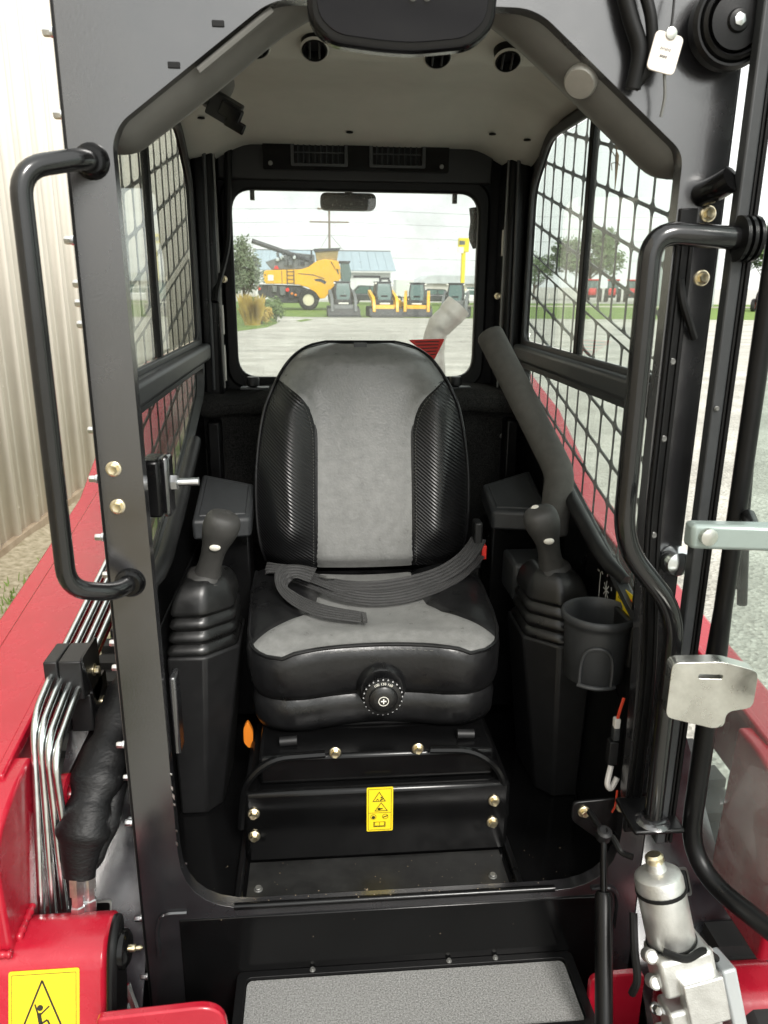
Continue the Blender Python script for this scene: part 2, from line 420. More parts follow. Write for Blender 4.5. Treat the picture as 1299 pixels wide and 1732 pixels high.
o = g.build('lawn', 'grass', smooth=0); o['kind'] = 'stuff'; o['label'] = 'thin patchy lawn along the foot of the cream building'

# ================================================================== cream ribbed building on the left
bld = thing('metal_building', 'cream ribbed metal building close along the left side of the loader', 'building', wp(0, 0, 0))
def siding_panel():
    # three ribs per sheet, .99 m wide, profile in (a, d)
    prof = []
    for k in range(3):
        a0 = k*.33
        prof += [(a0+.0, 0), (a0+.10, 0), (a0+.105, -.004), (a0+.125, -.004), (a0+.13, 0), (a0+.235, 0), (a0+.256, -.036), (a0+.296, -.036), (a0+.320, 0)]
    prof.append((.988, 0))
    g = G()
    lo = [(a, d, 0) for a, d in prof] ; hi = [(a, d, 5.2) for a, d in prof]
    n = len(prof); g.add(lo+hi, [(i, i+1, n+i+1, n+i) for i in range(n-1)])
    return g.mesh('siding_panel', 20)
SP = siding_panel(); SP.materials.append(MATS['siding'])
ang = math.atan2(wall_dir.y, wall_dir.x)
Mw = Matrix((wall_dir, -wall_n, Vector((0,0,1)))).transposed()
for k in range(-12, 9):
    o = place('siding_panel', SP, None, bld, loc=Vector(wp(k*.99, 0, .10+.012*((k*37) % 5-2)*.6)), rot=Mw.to_quaternion())
    md = o.modifiers.new('solid', 'SOLIDIFY'); md.thickness = .004
g = G(); g.prism([(-12*.99,-.3),(9*.99,-.3),(9*.99,-.02),(-12*.99,-.02)], lambda a,b,d: wp(a,b,d), 0, 5.2); g.build('wall_core', 'siding', bld)
g = G(); g.prism([(-12*.99,-.015),(9*.99,-.015),(9*.99,.05),(-12*.99,.05)], lambda a,b,d: wp(a,b,d), 0, .105); g.build('base_board', 'dirt', bld)
SM = bolt_mesh('panel_screw', .006, .006, 1.4, .4); SM.materials.append(MATS['siding'])
for k in range(-6, 22):
    for z in (.28, 1.15, 2.1): bolt(SM, wp(k*.33+.05, .001, z), wall_n, bld)

# ================================================================== vegetation
def foliage(g, centre, rx, ry, rz, n, size, rnd, clumps=14):
    C = []
    for i in range(clumps):
        t, p = rnd.uniform(0, 6.283), math.acos(rnd.uniform(-.6, 1)); k = rnd.uniform(.45, .85)
        C.append((centre[0]+rx*k*math.sin(p)*math.cos(t), centre[1]+ry*k*math.sin(p)*math.sin(t), centre[2]+rz*k*math.cos(p), rnd.uniform(.28, .5)))
    for i in range(n):
        cx, cy, cz, k = rnd.choice(C)
        v = Vector((rnd.gauss(0, 1), rnd.gauss(0, 1), rnd.gauss(0, 1))).normalized()*rnd.uniform(.35, 1.05)
        c = Vector((cx+v.x*rx*k, cy+v.y*ry*k, cz+v.z*rz*k))
        a = Vector((rnd.uniform(-1,1), rnd.uniform(-1,1), rnd.uniform(-.6,1))).normalized(); b = a.orthogonal().normalized()
        s = size*rnd.uniform(.6, 1.3)
        g.add([c-a*s, c+b*s*.45, c+a*s, c-b*s*.45], [(0,1,2,3)])
def tree(name, label, loc, h, rx, rz, leaf, n=2600, size=.16, seed=1, trunk_h=.35, group=None, cat='tree'):
    rnd = random.Random(seed); t = thing(name, label, cat, loc, group)
    g = G(); x, y, z = loc; th = h*trunk_h
    g.tube([(x,y,z-.05),(x+.05,y,z+th*.6),(x-.03,y,z+h*.62)], [.035*h**.9, .028*h**.9, .012*h**.9], 8)
    for k in range(6):
        a = rnd.uniform(0, 6.28); z0 = z+th*rnd.uniform(.5, 1.3)
        g.tube([(x,y,z0),(x+math.cos(a)*rx*.35,y+math.sin(a)*rx*.35,z0+rz*.35),(x+math.cos(a)*rx*.7,y+math.sin(a)*rx*.7,z0+rz*.75)], [.014*h**.9,.009*h**.9,.004*h**.9], 6)
    g.build('trunk', 'bark', t)
    g = G(); foliage(g, (x, y, z+h-rz), rx, rx, rz, n, size, rnd); g.build('crown', leaf, t, smooth=0)
    return t
tree('garden_tree', 'grey green leafy tree left of the yellow combine, behind the golden shrub', (-4.35, 46, 0), 4.3, 1.25, 1.75, 'leaf_grey', 2600, .13, 5, .3)
tree('round_shrub', 'low rounded dark green shrub right of the golden grass clump', (-2.75, 39, -.25), 1.62, 1.0, .85, 'leaf', 2200, .09, 8, .2, cat='shrub')
tree('yellow_flower_shrub', 'yellow flowering shrub between the golden grass and the dark shrub', (-2.75, 36.6, -.1), 1.2, .55, .6, 'leaf_gold', 900, .07, 9, .2, cat='shrub')
t = thing('ornamental_grass', 'golden upright ornamental grass clump seen low through the rear window', 'plant', (-3.05, 35.4, 0))
g = G(); rnd = random.Random(5)
for i in range(900):
    a = rnd.uniform(0, 6.28); r0 = rnd.uniform(0, .35); x = -3.05+math.cos(a)*r0; y = 35.4+math.sin(a)*r0*.8; h = rnd.uniform(.7, 1.45); l = r0*rnd.uniform(.5, 1.2)
    g.add([(x-.012,y,0),(x+.012,y,0),(x+math.cos(a)*l*.4+.008,y+math.sin(a)*l*.4,h*.7),(x+math.cos(a)*l,y+math.sin(a)*l,h)], [(0,1,2),(0,2,3)])
g.build('blades', 'leaf_gold', t, smooth=0)
tree('verge_tree', 'tall green tree seen through the upper right side window', (36.5, 104, 0), 9.8, 4.6, 3.7, 'leaf', 4200, .32, 21, group='trees on the right beyond the lot')
tree('verge_tree', 'smaller green tree behind the red tractors, left of the tall tree', (29.5, 106, 0), 6.2, 3.0, 2.4, 'leaf', 2600, .2, 22, group='trees on the right beyond the lot')
tree('verge_tree', 'dark tree glimpsed past the open door at the right edge', (40, 66, 0), 7.0, 3.2, 2.7, 'leaf', 3200, .24, 23, group='trees on the right beyond the lot')
tree('verge_tree', 'dense tree farthest right behind the door glass', (48, 68, 0), 6.5, 3.6, 2.6, 'leaf', 3000, .24, 24, group='trees on the right beyond the lot')

# ================================================================== far yard: combine, skid steers, sheds
material('ag_yellow', (.80, .42, .01), .35, noise=.06, nscale=2)
material('mach_dark', (.035, .037, .04), .55, noise=.3, nscale=3)
material('mach_grey', (.13, .14, .14), .5, noise=.2, nscale=3)
material('tyre', (.02, .02, .02), .8)
material('rim_cream', (.65, .6, .45), .5)
material('far_glass', (.08, .14, .13), .08, spec=.8)
material('tank_brown', (.30, .22, .08), .7, noise=.2, nscale=4)
material('roof_blue', (.30, .38, .43), .5, noise=.06, nscale=2)
material('wall_white', (.62, .64, .62), .6, noise=.05, nscale=1)
material('wall_tan', (.50, .49, .44), .6, noise=.05, nscale=1)
material('car_white', (.7, .7, .7), .25, coat=.5)
material('car_dark', (.04, .045, .05), .25, coat=.5)
material('sign_yellow', (.80, .63, .03), .45)
material('wood_pole', (.20, .16, .12), .9)
material('galv', (.52, .55, .56), .4, .5, noise=.1, nscale=2)
material('tractor_red', (.55, .03, .03), .35)

def wheel(t, x, y, z, r, w, rim='rim_cream', rr=.55):
    a = G(); a.lathe((x, y, z), (0,1,0), [(r*rr, -w/2), (r*.9, -w/2), (r, -w*.3), (r, w*.3), (r*.9, w/2), (r*rr, w/2)], 22, False); o = a.build('tyre', 'tyre', t)
    a = G(); a.lathe((x, y, z), (0,1,0), [(r*rr*1.02, -w*.42), (r*rr*.8, -w*.3), (r*.2, -w*.34), (r*.12, -w*.4), (r*.12, w*.4), (r*rr*1.02, w*.42)], 22); a.build('rim', rim, o)
# --- combine (side on, front to the right)
cb = thing('combine_harvester', 'yellow combine harvester parked side on behind the rear window', 'harvester', (-4.26, 58, 0))
S = 1/22.6
def cp(L, y0, y1):
    g = G(); g.prism([(-4.26+(px-440)*S, (527-py)*S) for px, py in L], XZ, y0, y1); return g
cp([(449,480),(449,468),(453,465),(480,464),(510,463),(522,459),(535,450),(548,447),(562,448),(572,456),(574,476),(566,487),(556,498),(548,508),(540,509),(532,499),(520,491),(505,487),(480,486),(452,486)], 57.0, 59.8).build('side_panel', 'ag_yellow', cb, bevel=.04)
cp([(455,487),(505,488),(530,498),(540,508),(535,516),(470,516),(452,505)], 57.2, 59.6).build('undercarriage', 'mach_dark', cb, bevel=.03)
cp([(462,464),(515,463),(532,452),(532,440),(500,437),(470,446),(452,452)], 57.3, 59.5).build('engine_deck', 'mach_grey', cb, bevel=.05)
cp([(535,449),(568,449),(571,433),(560,430),(540,430),(533,436)], 57.2, 59.6).build('grain_tank', 'tank_brown', cb, bevel=.03)
cp([(558,449),(572,449),(570,450),(574,462),(566,462)], 56.9, 57.1).build('tank_cover', 'ag_yellow', cb)
cp([(574,452),(588,452),(592,470),(588,486),(575,486)], 57.4, 59.4).build('cab', 'far_glass', cb, bevel=.05)
cp([(572,449),(590,449),(590,452),(572,452)], 57.3, 59.5).build('cab_roof', 'mach_dark', cb, bevel=.02)
cp([(440,487),(455,487),(455,505),(444,512),(438,500)], 57.4, 59.4).build('straw_chopper', 'mach_dark', cb, bevel=.03)
g = G(); g.tube([(-4.26+(487-440)*S+1.6, 57.4, (527-449)*S), (-4.26+(432-440)*S, 57.2, (527-420)*S)], .17, 10); g.build('unloading_auger', 'mach_dark', cb)
for (a, b) in ((487, 500),):
    g = G()
    for x in (487, 498): g.box(-4.26+(x-440)*S-.03, 56.93, (527-487)*S, -4.26+(x-440)*S+.03, 56.97, (527-464)*S)
    for k in range(4): g.box(-4.26+(487-440)*S, 56.94, (488-464)*S*0+(527-485+k*6)*S, -4.26+(498-440)*S, 56.96, (527-485+k*6)*S+.04)
    g.build('ladder', 'mach_dark', cb)
g = G(); g.box(-4.26+(456-440)*S, 56.96, (527-481)*S, -4.26+(465-440)*S, 56.98, (527-472)*S); g.build('decal', 'label_white', cb)
for px, py in ((441, 493), (487, 495)):
    g = G(); g.lathe((-4.26+(px-440)*S, 56.95, (527-py)*S), (0,-1,0), [(.14, 0), (.14, .05)], 8); g.build('reflector', 'label_red', cb)
g = G(); g.prism([(468,458),(472,458),(474,463),(466,463)], lambda a,b,d: (-4.26+(a-440)*S, d, (527-b)*S), 57.0, 57.1); g.build('slow_vehicle_sign', 'label_red', cb)
for x, y, r, w_ in ((-4.26+(521-440)*S, 57.1, .74, .6), (-4.26+(521-440)*S, 59.6, .74, .6), (-4.26+(575-440)*S, 57.0, .95, .8), (-4.26+(575-440)*S, 59.6, .95, .8)):
    wheel(cb, x, y, r-.02, r, w_)
def cbx(L, y0, y1, nm, mt, bev=.01): return cp(L, y0, y1).build(nm, mt, cb, bevel=bev)
cbx([(530,478),(542,477),(551,482),(548,486),(541,482),(533,481)], 56.985, 56.998, 'decal_stripe', 'mach_dark', 0)
cbx([(505,469),(530,471),(548,477),(548,478),(530,472.5),(505,470)], 56.985, 56.998, 'panel_seam', 'mach_dark', 0)
cbx([(560,451),(569,462),(571,470),(569.5,470),(567,463),(558,452)], 56.985, 56.998, 'panel_seam', 'mach_dark', 0)
cbx([(478,465),(479,465),(479,486),(478,486)], 56.985, 56.998, 'panel_seam', 'mach_dark', 0)
rr_ = random.Random(4)
for k in range(16):
    x = rr_.uniform(464, 528); y = rr_.uniform(436, 452); w_ = rr_.uniform(2, 7); h2 = rr_.uniform(2, 8)
    cbx([(x,y),(x+w_,y),(x+w_,y+h2),(x,y+h2)], 57.0+rr_.uniform(0,.2), 58.8, 'engine_cover', ('mach_dark','mach_grey','galv')[k % 3], .03)
for k in range(5):
    x = 488+k*9; g = G(); g.tube([(-4.26+(x-440)*S, 57.05, (527-458)*S), (-4.26+(x-440)*S, 57.05, (527-441)*S)], .025, 6); g.build('railing_post', 'mach_dark', cb)
g = G(); g.tube([(-4.26+(488-440)*S, 57.05, (527-441)*S), (-4.26+(524-440)*S, 57.05, (527-441)*S)], .025, 6); g.build('railing', 'mach_dark', cb)
g = G(); g.tube([(-4.26+(527-440)*S, 57.2, (527-455)*S), (-4.26+(527-440)*S, 57.2, (527-433)*S)], .06, 8); g.build('exhaust', 'mach_dark', cb)
for x, y0_, w_, h2 in ((462,489,8,10),(474,490,10,14),(488,492,9,16),(500,494,7,12)):
    cbx([(x,y0_),(x+w_,y0_),(x+w_-1,y0_+h2),(x+1,y0_+h2)], 57.0, 57.25, 'chassis_box', 'mach_grey' if x % 4 else 'mach_dark', .03)
for px, py in ((494,501),(500,503)):
    g = G(); g.ball((-4.26+(px-440)*S, 57.0, (527-py)*S), .09, .05, .09, 8, 6); g.build('side_lamp', 'orange', cb)
cbx([(533,436),(571,433),(575,429),(530,431)], 57.1, 59.7, 'tank_extension', 'mach_dark', .02)
# --- skid steers facing the camera
def skid(name, label, body, arms, loc, rot=0, wide=1.0):
    t = thing(name, label, 'skid steer', (0,0,0), 'skid steers lined up on the grass')
    for s in (-1, 1):
        g = G(); L = rrect(-.75, 0, .95, .62, .25, 5)
        g.prism(L, lambda a,b,d: (d, a, b), s*.56*wide, s*.90*wide); g.build('track', 'tyre', t, bevel=.02)
        g = G(); g.prism([(-.75,.95),(-.55,1.15),(.9,1.55),(1.0,1.35),(-.35,.85),(-.65,.35),(-.9,.3)], lambda a,b,d: (d,a,b), s*.60*wide, s*.78*wide); g.build('lift_arm', arms, t, bevel=.02)
    g = G(); g.box(-.55*wide, -.45, .3, .55*wide, 1.1, 1.0); g.build('body', body, t, bevel=.06)
    g = G(); g.loft([[(-.44,-.42,.75),(.44,-.42,.75),(.44,.75,.75),(-.44,.75,.75)], [(-.50,-.30,1.4),(.50,-.30,1.4),(.5,.8,1.4),(-.5,.8,1.4)], [(-.42,-.12,1.98),(.42,-.12,1.98),(.42,.75,1.98),(-.42,.75,1.98)]])
    c = g.build('cab', 'mach_dark', t, bevel=.05)
    g = G(); g.loft([[(-.34,-.435,.85),(.34,-.435,.85),(.34,-.40,.85),(-.34,-.40,.85)], [(-.41,-.315,1.4),(.41,-.315,1.4),(.41,-.28,1.4),(-.41,-.28,1.4)], [(-.34,-.16,1.9),(.34,-.16,1.9),(.34,-.13,1.9),(-.34,-.13,1.9)]])
    g.build('windscreen', 'far_glass', c)
    g = G(); g.prism([(-1.5,.02),(-1.45,0),(-.8,0),(-.72,.45),(-.78,.48),(-.95,.1),(-1.48,.06)], lambda a,b,d: (d,a,b), -.95*wide, .95*wide); g.build('bucket', 'mach_dark', t)
    g = G(); g.prism([(-.72,.3),(-.62,.7),(-.5,.7),(-.5,.3)], lambda a,b,d: (d,a,b), -.6, .6); g.build('coupler', arms, t, bevel=.02)
    g = G(); g.box(-.47,-.16,1.96,.47,.80,2.04); g.build('cab_roof', 'mach_dark', c, bevel=.03)
    g = G(); g.box(-.2,-.37,.92,.2,-.33,1.25); g.build('seat_silhouette', 'tyre', c, bevel=.05)
    g = G(); g.box(-.30,-.56,.72,.30,-.46,.82); g.build('number_panel', 'label_white', t, bevel=.02)
    for s in (-1, 1):
        g = G(); g.tube([(s*.66,-.55,.9),(s*.66,-.85,.35)], .05, 8); g.build('tilt_cylinder', 'galv', t)
    for s in (-1, 1):
        g = G(); g.ball((s*.5, -.2, 1.93), .07, .05, .05); g.build('headlight', 'label_white', t)
    t.location = loc; t.rotation_euler = (0, 0, rot); t.scale = (wide, 1, 1.97/2.04*(1.02 if rot > 0 else 1))
    return t
skid('skid_steer', 'dark grey skid steer parked nearest the combine, first of the row', 'mach_dark', 'mach_grey', (1.44, 46.2, 0), .06)
skid('skid_steer', 'yellow skid steer in front of the white shed door, second of the row', 'mach_dark', 'ag_yellow', (3.84, 46.0, 0), .10)
skid('skid_steer', 'yellow skid steer left of the exhaust pipe, third of the row', 'mach_dark', 'ag_yellow', (5.93, 46.6, 0), -.14)
skid('skid_steer', 'grey skid steer beside the yellow sign post, last of the row', 'mach_grey', 'mach_grey', (8.25, 46.4, 0), -.25)
yb = thing('digging_bucket', 'yellow digging bucket on the grass between two yellow skid steers', 'bucket', (4.95, 48.5, 0))
g = G(); g.prism([(4.55,1.15),(4.62,1.25),(5.3,.75),(5.6,.45),(5.5,.2),(5.1,.12),(4.7,.35),(4.6,.7)], XZ, 48, 49.2); g.build('shell', 'ag_yellow', yb, bevel=.05)
for k in range(4):
    g = G(); g.box(5.45, 48.05+k*.3, .1, 5.62, 48.17+k*.3, .2); g.build('tooth', 'mach_dark', yb)
# --- blue roofed shed
bs = thing('blue_roof_shed', 'white shed with pale blue metal roof behind the combine', 'building', (0, 102, 0))
g = G(); g.box(-7.4, 97, 0, 9.0, 111, 3.5); g.build('wall', 'wall_white', bs)
for k in range(17):
    x0 = -7.9+k*1.03
    for s in (0, 1):
        g = G()
        A = [(x0, 96.2 if s == 0 else 111.8, 3.38), (x0+1.0, 96.2 if s == 0 else 111.8, 3.38), (x0+1.0, 104, 5.9), (x0, 104, 5.9)]
        g.loft([[Vector(p) for p in A], [Vector(p)+Vector((0,0,.09)) for p in A]]); g.build('roof_panel', 'roof_blue', bs)
g = G(); g.prism([(97, 3.45),(111,3.45),(104,5.85)], YZ, -7.35, 8.95); g.build('gable', 'wall_white', bs)
g = G(); g.box(-8, 103.8, 5.9, 9.6, 104.2, 6.05); g.build('ridge_cap', 'mach_grey', bs)
for x0, x1, z1 in ((4.6, 7.6, 2.6), (8.0, 8.7, 2.4), (-5, -2, 2.6)):
    g = G(); g.box(x0, 96.95, 0, x1, 97.0, z1); d = g.build('door', 'wall_white', bs)
    g = G(); g.box(x0-.15, 96.9, z1, x1+.15, 96.98, z1+.25); g.box(x1, 96.9, 0, x1+.3, 96.98, z1); g.build('door_frame', 'mach_dark', d)
g = G(); g.box(-7.6, 96.25, 3.2, 9.2, 96.35, 3.36); g.build('gutter', 'wall_white', bs)
# low shed on the right, trailer, vehicles
ls = thing('low_shed', 'low grey shed behind the yellow sign post', 'building', (15, 95, 0))
g = G(); g.box(11.8, 92, 0, 22, 99, 2.0); g.build('wall', 'wall_tan', ls)
g = G(); g.prism([(11.2,2.0),(13.2,2.9),(22.6,2.9),(22.6,2.0)], XZ, 91.6, 99.4); g.build('roof', 'galv', ls)
for x in (17.6, 19.4):
    g = G(); g.box(x, 91.93, .9, x+1, 91.97, 1.6); g.build('window', 'far_glass', ls)
tr = thing('box_trailer', 'white box trailer right of the blue roofed shed', 'trailer', (9.3, 85, 0))
g = G(); g.box(8.4, 84, .55, 10.3, 87, 2.35); g.build('body', 'wall_white', tr, bevel=.05)
for x in (8.7, 9.9): wheel(tr, x, 84.0, .35, .35, .2)
g = G(); g.box(8.5, 83.9, .45, 10.2, 84.1, .55); g.build('bumper', 'mach_dark', tr)
def car(name, label, loc, paint, L=4.4, h=1.5):
    t = thing(name, label, 'car', (0,0,0))
    g = G(); g.prism(rpoly([(-L/2,.35),(L/2,.35),(L/2,.8),(L*.28,.95),(-L*.42,.98),(-L/2,.85)], .12), XZ, -.85, .85); b = g.build('body', paint, t, bevel=.08)
    g = G(); g.prism(rpoly([(L*.26,.93),(L*.12,h-.05),(-L*.25,h),(-L*.42,.95)], .12), XZ, -.74, .74); b2 = g.build('cabin', paint, t, bevel=.08)
    g = G(); g.prism([(L*.21,.99),(L*.11,h-.14),(-L*.02,h-.12),(-L*.02,.99)], XZ, -.765, .765); g.build('window', 'far_glass', b2)
    g = G(); g.prism([(-L*.05,.99),(-L*.05,h-.12),(-L*.23,h-.1),(-L*.36,.99)], XZ, -.765, .765); g.build('window', 'far_glass', b2)
    for x in (-L*.3, L*.31):
        for y in (-.78, .78): wheel(t, x, y, .33, .33, .22, 'mach_grey')
    t.location = loc
    return t
car('white_car', 'white car parked just right of the yellow sign post', (14.9, 72, 0), 'car_white')
car('dark_car', 'dark car parked left of the yellow sign post', (11.4, 74, 0), 'car_dark')
car('grey_pickup', 'dark vehicle behind the second skid steer', (5.2, 76, 0), 'car_dark', 5.0, 1.75)
sg = thing('pylon_sign', 'tall yellow pylon sign with square head', 'sign', (13.9, 75, 0))
g = G(); g.box(13.72, 74.8, 0, 14.08, 75.2, 5.0); g.build('post', 'sign_yellow', sg, bevel=.03)
g = G(); g.box(13.38, 74.7, 4.85, 14.36, 75.3, 6.1); h_ = g.build('sign_head', 'sign_yellow', sg, bevel=.05)
g = G(); g.box(13.30, 74.66, 4.75, 13.85, 74.69, 5.3); g.build('white_panel', 'label_white', sg)
g = G(); g.box(13.42, 74.66, 5.5, 13.95, 74.69, 5.85); g.build('lettering_band', 'mach_grey', h_)
up_ = thing('utility_pole', 'wooden utility pole with crossarms behind the combine', 'utility pole', (1.84, 112, 0))
g = G(); g.tube([(1.84,112,0),(1.84,112,12.4)], [.2,.13], 10); g.build('pole', 'wood_pole', up_)
for z, l in ((11.6, 1.6), (9.9, 2.7)):
    g = G(); g.box(1.84-l, 111.8, z, 1.84+l, 111.95, z+.2); a_ = g.build('crossarm', 'wood_pole', up_)
    for k in (-.9, -.45, .45, .9):
        g = G(); g.lathe((1.84+k*l, 111.88, z+.2), (0,0,1), [(.08,0),(.1,.1),(.05,.25)], 8); g.build('insulator', 'label_white', a_)
for dx in (-5.5, 7.5):
    g = G(); g.tube([(1.84,112,8.5),(1.84+dx,112,0)], .03, 5); g.build('guy_wire', 'mach_grey', up_)
for k, (z, lab) in enumerate(((11.8, 'topmost thin power line crossing the sky in the rear window'), (10.1, 'second thin power line from the top across the rear window'), (8.3, 'third thin power line from the top across the rear window'), (5.6, 'lowest power line, just above the shed roof'))):
    g = G(); pts = [(-58+3*i*2, 112, z-.9*math.sin(math.pi*((i*6) % 60)/60)*.6+(.3*k-.4)*(i-10)*.05) for i in range(24)]
    g.tube(pts, .02, 5); tag(g.build('power_line', 'mach_grey'), lab, 'power line', 'power lines over the yard')
# --- right hand side: tractors, bin
def tractor(label, loc, rot):
    t = thing('red_tractor', label, 'tractor', (0,0,0), 'red tractors parked on the right')
    g = G(); g.prism(rpoly([(-.2,.8),(1.9,.8),(2.0,1.2),(1.8,1.55),(-.2,1.65)], .15), XZ, -.4, .4); g.build('bonnet', 'tractor_red', t, bevel=.06)
    g = G(); g.prism([(-1.2,.9),(-.1,.9),(-.05,1.7),(-.25,2.5),(-1.15,2.5),(-1.35,1.7)], XZ, -.65, .65); c = g.build('cab', 'far_glass', t, bevel=.04)
    g = G(); g.box(-1.35, -.75, 2.5, -.1, .75, 2.68); g.build('cab_roof', 'tractor_red', c, bevel=.05)
    g = G(); g.box(-1.2, -.35, .5, 1.7, .35, .85); g.build('chassis', 'mach_dark', t)
    for s in (-.75, .75): wheel(t, -.9, s, .8, .8, .45, 'tractor_red'); wheel(t, 1.3, s, .5, .5, .3, 'tractor_red')
    g = G(); g.tube([(1.2,.2,1.55),(1.2,.2,2.3)], .04, 8); g.build('exhaust', 'mach_dark', t)
    t.location = loc; t.rotation_euler = (0,0,rot)
tractor('leftmost of three small red tractors seen through the right side window', (33.6, 94, 0), 4.3)
tractor('middle of three small red tractors seen through the right side window', (36.2, 94.4, 0), 4.3)
tractor('rightmost of three small red tractors seen through the right side window', (38.8, 94.8, 0), 4.3)
tractor('lone red tractor glimpsed past the open door at the right edge', (36, 60, 0), 4.0)
gb = thing('grain_bin', 'pale corrugated grain bin with cone roof on the right', 'grain bin', (37.2, 78, 0))
g = G(); g.lathe((37.2,78,0), (0,0,1), [(3.2+.05*(i % 2), i*.28) for i in range(26)], 32); g.build('bin_wall', 'galv', gb)
g = G(); g.lathe((37.2,78,7.0), (0,0,1), [(3.4,0),(.5,2.1),(.5,2.4),(.02,2.5)], 32); g.build('bin_roof', 'galv', gb)
# ================================================================== LOADER CAB
cab = thing('loader_cab', 'black framed compact loader cab with open front, seat and two joysticks inside', 'loader cab')
OPEN = rpoly([(-.392,.752),(.418,.752),(.417,1.15),(.393,1.52),(.394,2.034),(.168,2.207),(-.182,2.207),(-.390,2.055),(-.403,2.03)],
             [.13,.12,.12,.12,.02,.03,.03,.015,.015], 7)
plate(rpoly([(-.462,.44),(.462,.44),(.462,2.36),(-.462,2.36)], .012, 3), [OPEN], XZ, 0, .026, 'front_frame', 'frame_paint', cab, bevel=.006)
# flange strip along the pillar edges
for s in (-1, 1):
    g = G(); g.box(min(s*.4635, s*.468), .006, .46, max(s*.4635, s*.468), .062, 2.3); g.build('side_flange', 'black_satin', cab, bevel=.001)
    g = G(); g.box(min(s*.4685, s*.4715), .016, .46, max(s*.4685, s*.4715), .075, 2.3); g.build('guard_edge', 'steel_dark', cab, bevel=.001)
for z in (2.16,2.065,1.905,1.847,1.82,1.79,1.634,1.563,1.47,1.40,1.28,1.235,1.101,1.023,.945,.935,.738,.603):
    bolt(BOLT_S, (-.4685, .006+.010*((int(z*1000) % 3)), z), (-1,0,0), cab)
for x, z in ((-.441,1.58),(-.440,1.521),(.441,1.953),(.443,1.863)): bolt(BOLT, (x, -.001, z), (0,-1,0), cab)
# inner door rebate on the right pillar: stacked edges
for k, (x0, x1, y0, y1) in enumerate(((.428,.434,.036,.058),(.436,.441,.059,.085),(.443,.448,.086,.12))):
    g = G(); g.box(x0, y0, .80, x1, y1, 2.0); g.build('pillar_rebate', 'black_satin' if k != 1 else 'seal', cab, bevel=.003)
for z in (1.72,1.60,1.44,1.34): bolt(SCREW, (.4275, .048, z), (-1,0,0), cab)
for z in (1.06,):
    g = G(); g.box(-.392, .03, z-.0, -.380, .068, z+.0+.15); g.build('hinge_plate', 'frame_paint', cab, bevel=.004)
def gx(z): return .3975+.0225*(1-ss(1.15,1.52,z))
g = G(); g.loft([[Vector((gx(z),-.0004,z)),Vector((gx(z),-.006,z)),Vector((gx(z)+.026,-.006,z)),Vector((gx(z)+.026,-.0004,z))] for z in [.88+i*.04 for i in range(28)]]); gk = g.build('door_gasket', 'black_satin', cab, bevel=.0015)
for o_ in (.006,.018):
    g = G(); g.loft([[Vector((gx(z)+o_,-.0062,z)),Vector((gx(z)+o_,-.0095,z)),Vector((gx(z)+o_+.003,-.0095,z)),Vector((gx(z)+o_+.003,-.0062,z))] for z in [.89+i*.04 for i in range(27)]]); g.build('gasket_lip', 'seal', gk)
for z in (1.74,1.62,1.46,1.36): bolt(SCREW, (gx(z)+.012,-.0062,z), (0,-1,0), gk, s=.7)
# front lower panel + sill lip
g = G(); g.tube([(-.30,.004,.7535),(.30,.004,.7535)], .0065, 10); g.build('sill_lip', 'black_gloss', cab)
g = G(); g.box(-.458, .004, .44, .458, .06, .70); g.build('sill_core', 'black_gloss', cab)
g = G(); g.box(-.40,-.0035,.455,.40,.001,.735); g.build('lower_panel', 'black_gloss', cab, bevel=.002)
for s, x in ((-1,-.385),(1,.37)):
    g = G(); g.tube(spline([(x-.03*s*0, -.003, .752), (x+.04*s, -.004, .75), (x+.055*s, -.004, .72), (x+.056*s, -.004, .66)], 6), .004, 6); g.build('weld_bead', 'frame_paint', cab)
# dried mud specks and paint chips
rnd = random.Random(23); g = G()
for i in range(34):
    x = rnd.gauss(.02,.16); s = rnd.uniform(.0004,.0011)*(1.8 if rnd.random() < .08 else 1)
    if abs(x) > .38: continue
    if rnd.random() < .25: g.ball((x, -.0036, rnd.uniform(.64,.735)), s*1.2, .0005, s, 6, 4)
    else: g.ball((x, rnd.uniform(.001,.024), .7605 if abs(x) < .30 else .7525), s*1.3, s, .0005, 6, 4)
o = g.build('mud_specks', 'dirt', cab, smooth=0); o['kind'] = 'stuff'
for z, h in ((1.045,.004),(1.02,.010),(1.005,.014),(.985,.006),(.93,.005),(.905,.009),(.86,.004)):
    g = G(); x = -.3925+.0012*math.sin(z*90)
    if z < .88: x += .012
    g.prism([(x-.0018,z),(x+.0012,z-h*.3),(x+.001,z-h),(x-.0006,z-h*.8),(x-.0022,z-h*.45)], XZ, -.0007, .0005); g.build('paint_chip', 'zinc', cab, smooth=0)
# step
st = plate(rrect(-.298,-.165,.338,-.004,.006), [], XY, .585, .598, 'step_plate', 'black_satin', cab, bevel=.002)
plate(rrect(-.300,-.167,.340,-.0042,.012), [rrect(-.283,-.150,.323,-.018,.012)], XY, .5975, .610, 'step_rim', 'black_satin', st, bevel=.003)
plate(rrect(-.281,-.149,.321,-.019,.012), [], XY, .5985, .603, 'grip_tape', 'grip_tape', st)
for x in (-.16,.10,.19): bolt(SCREW, (x, -.010, .6105), (0,0,1), st, s=.7)
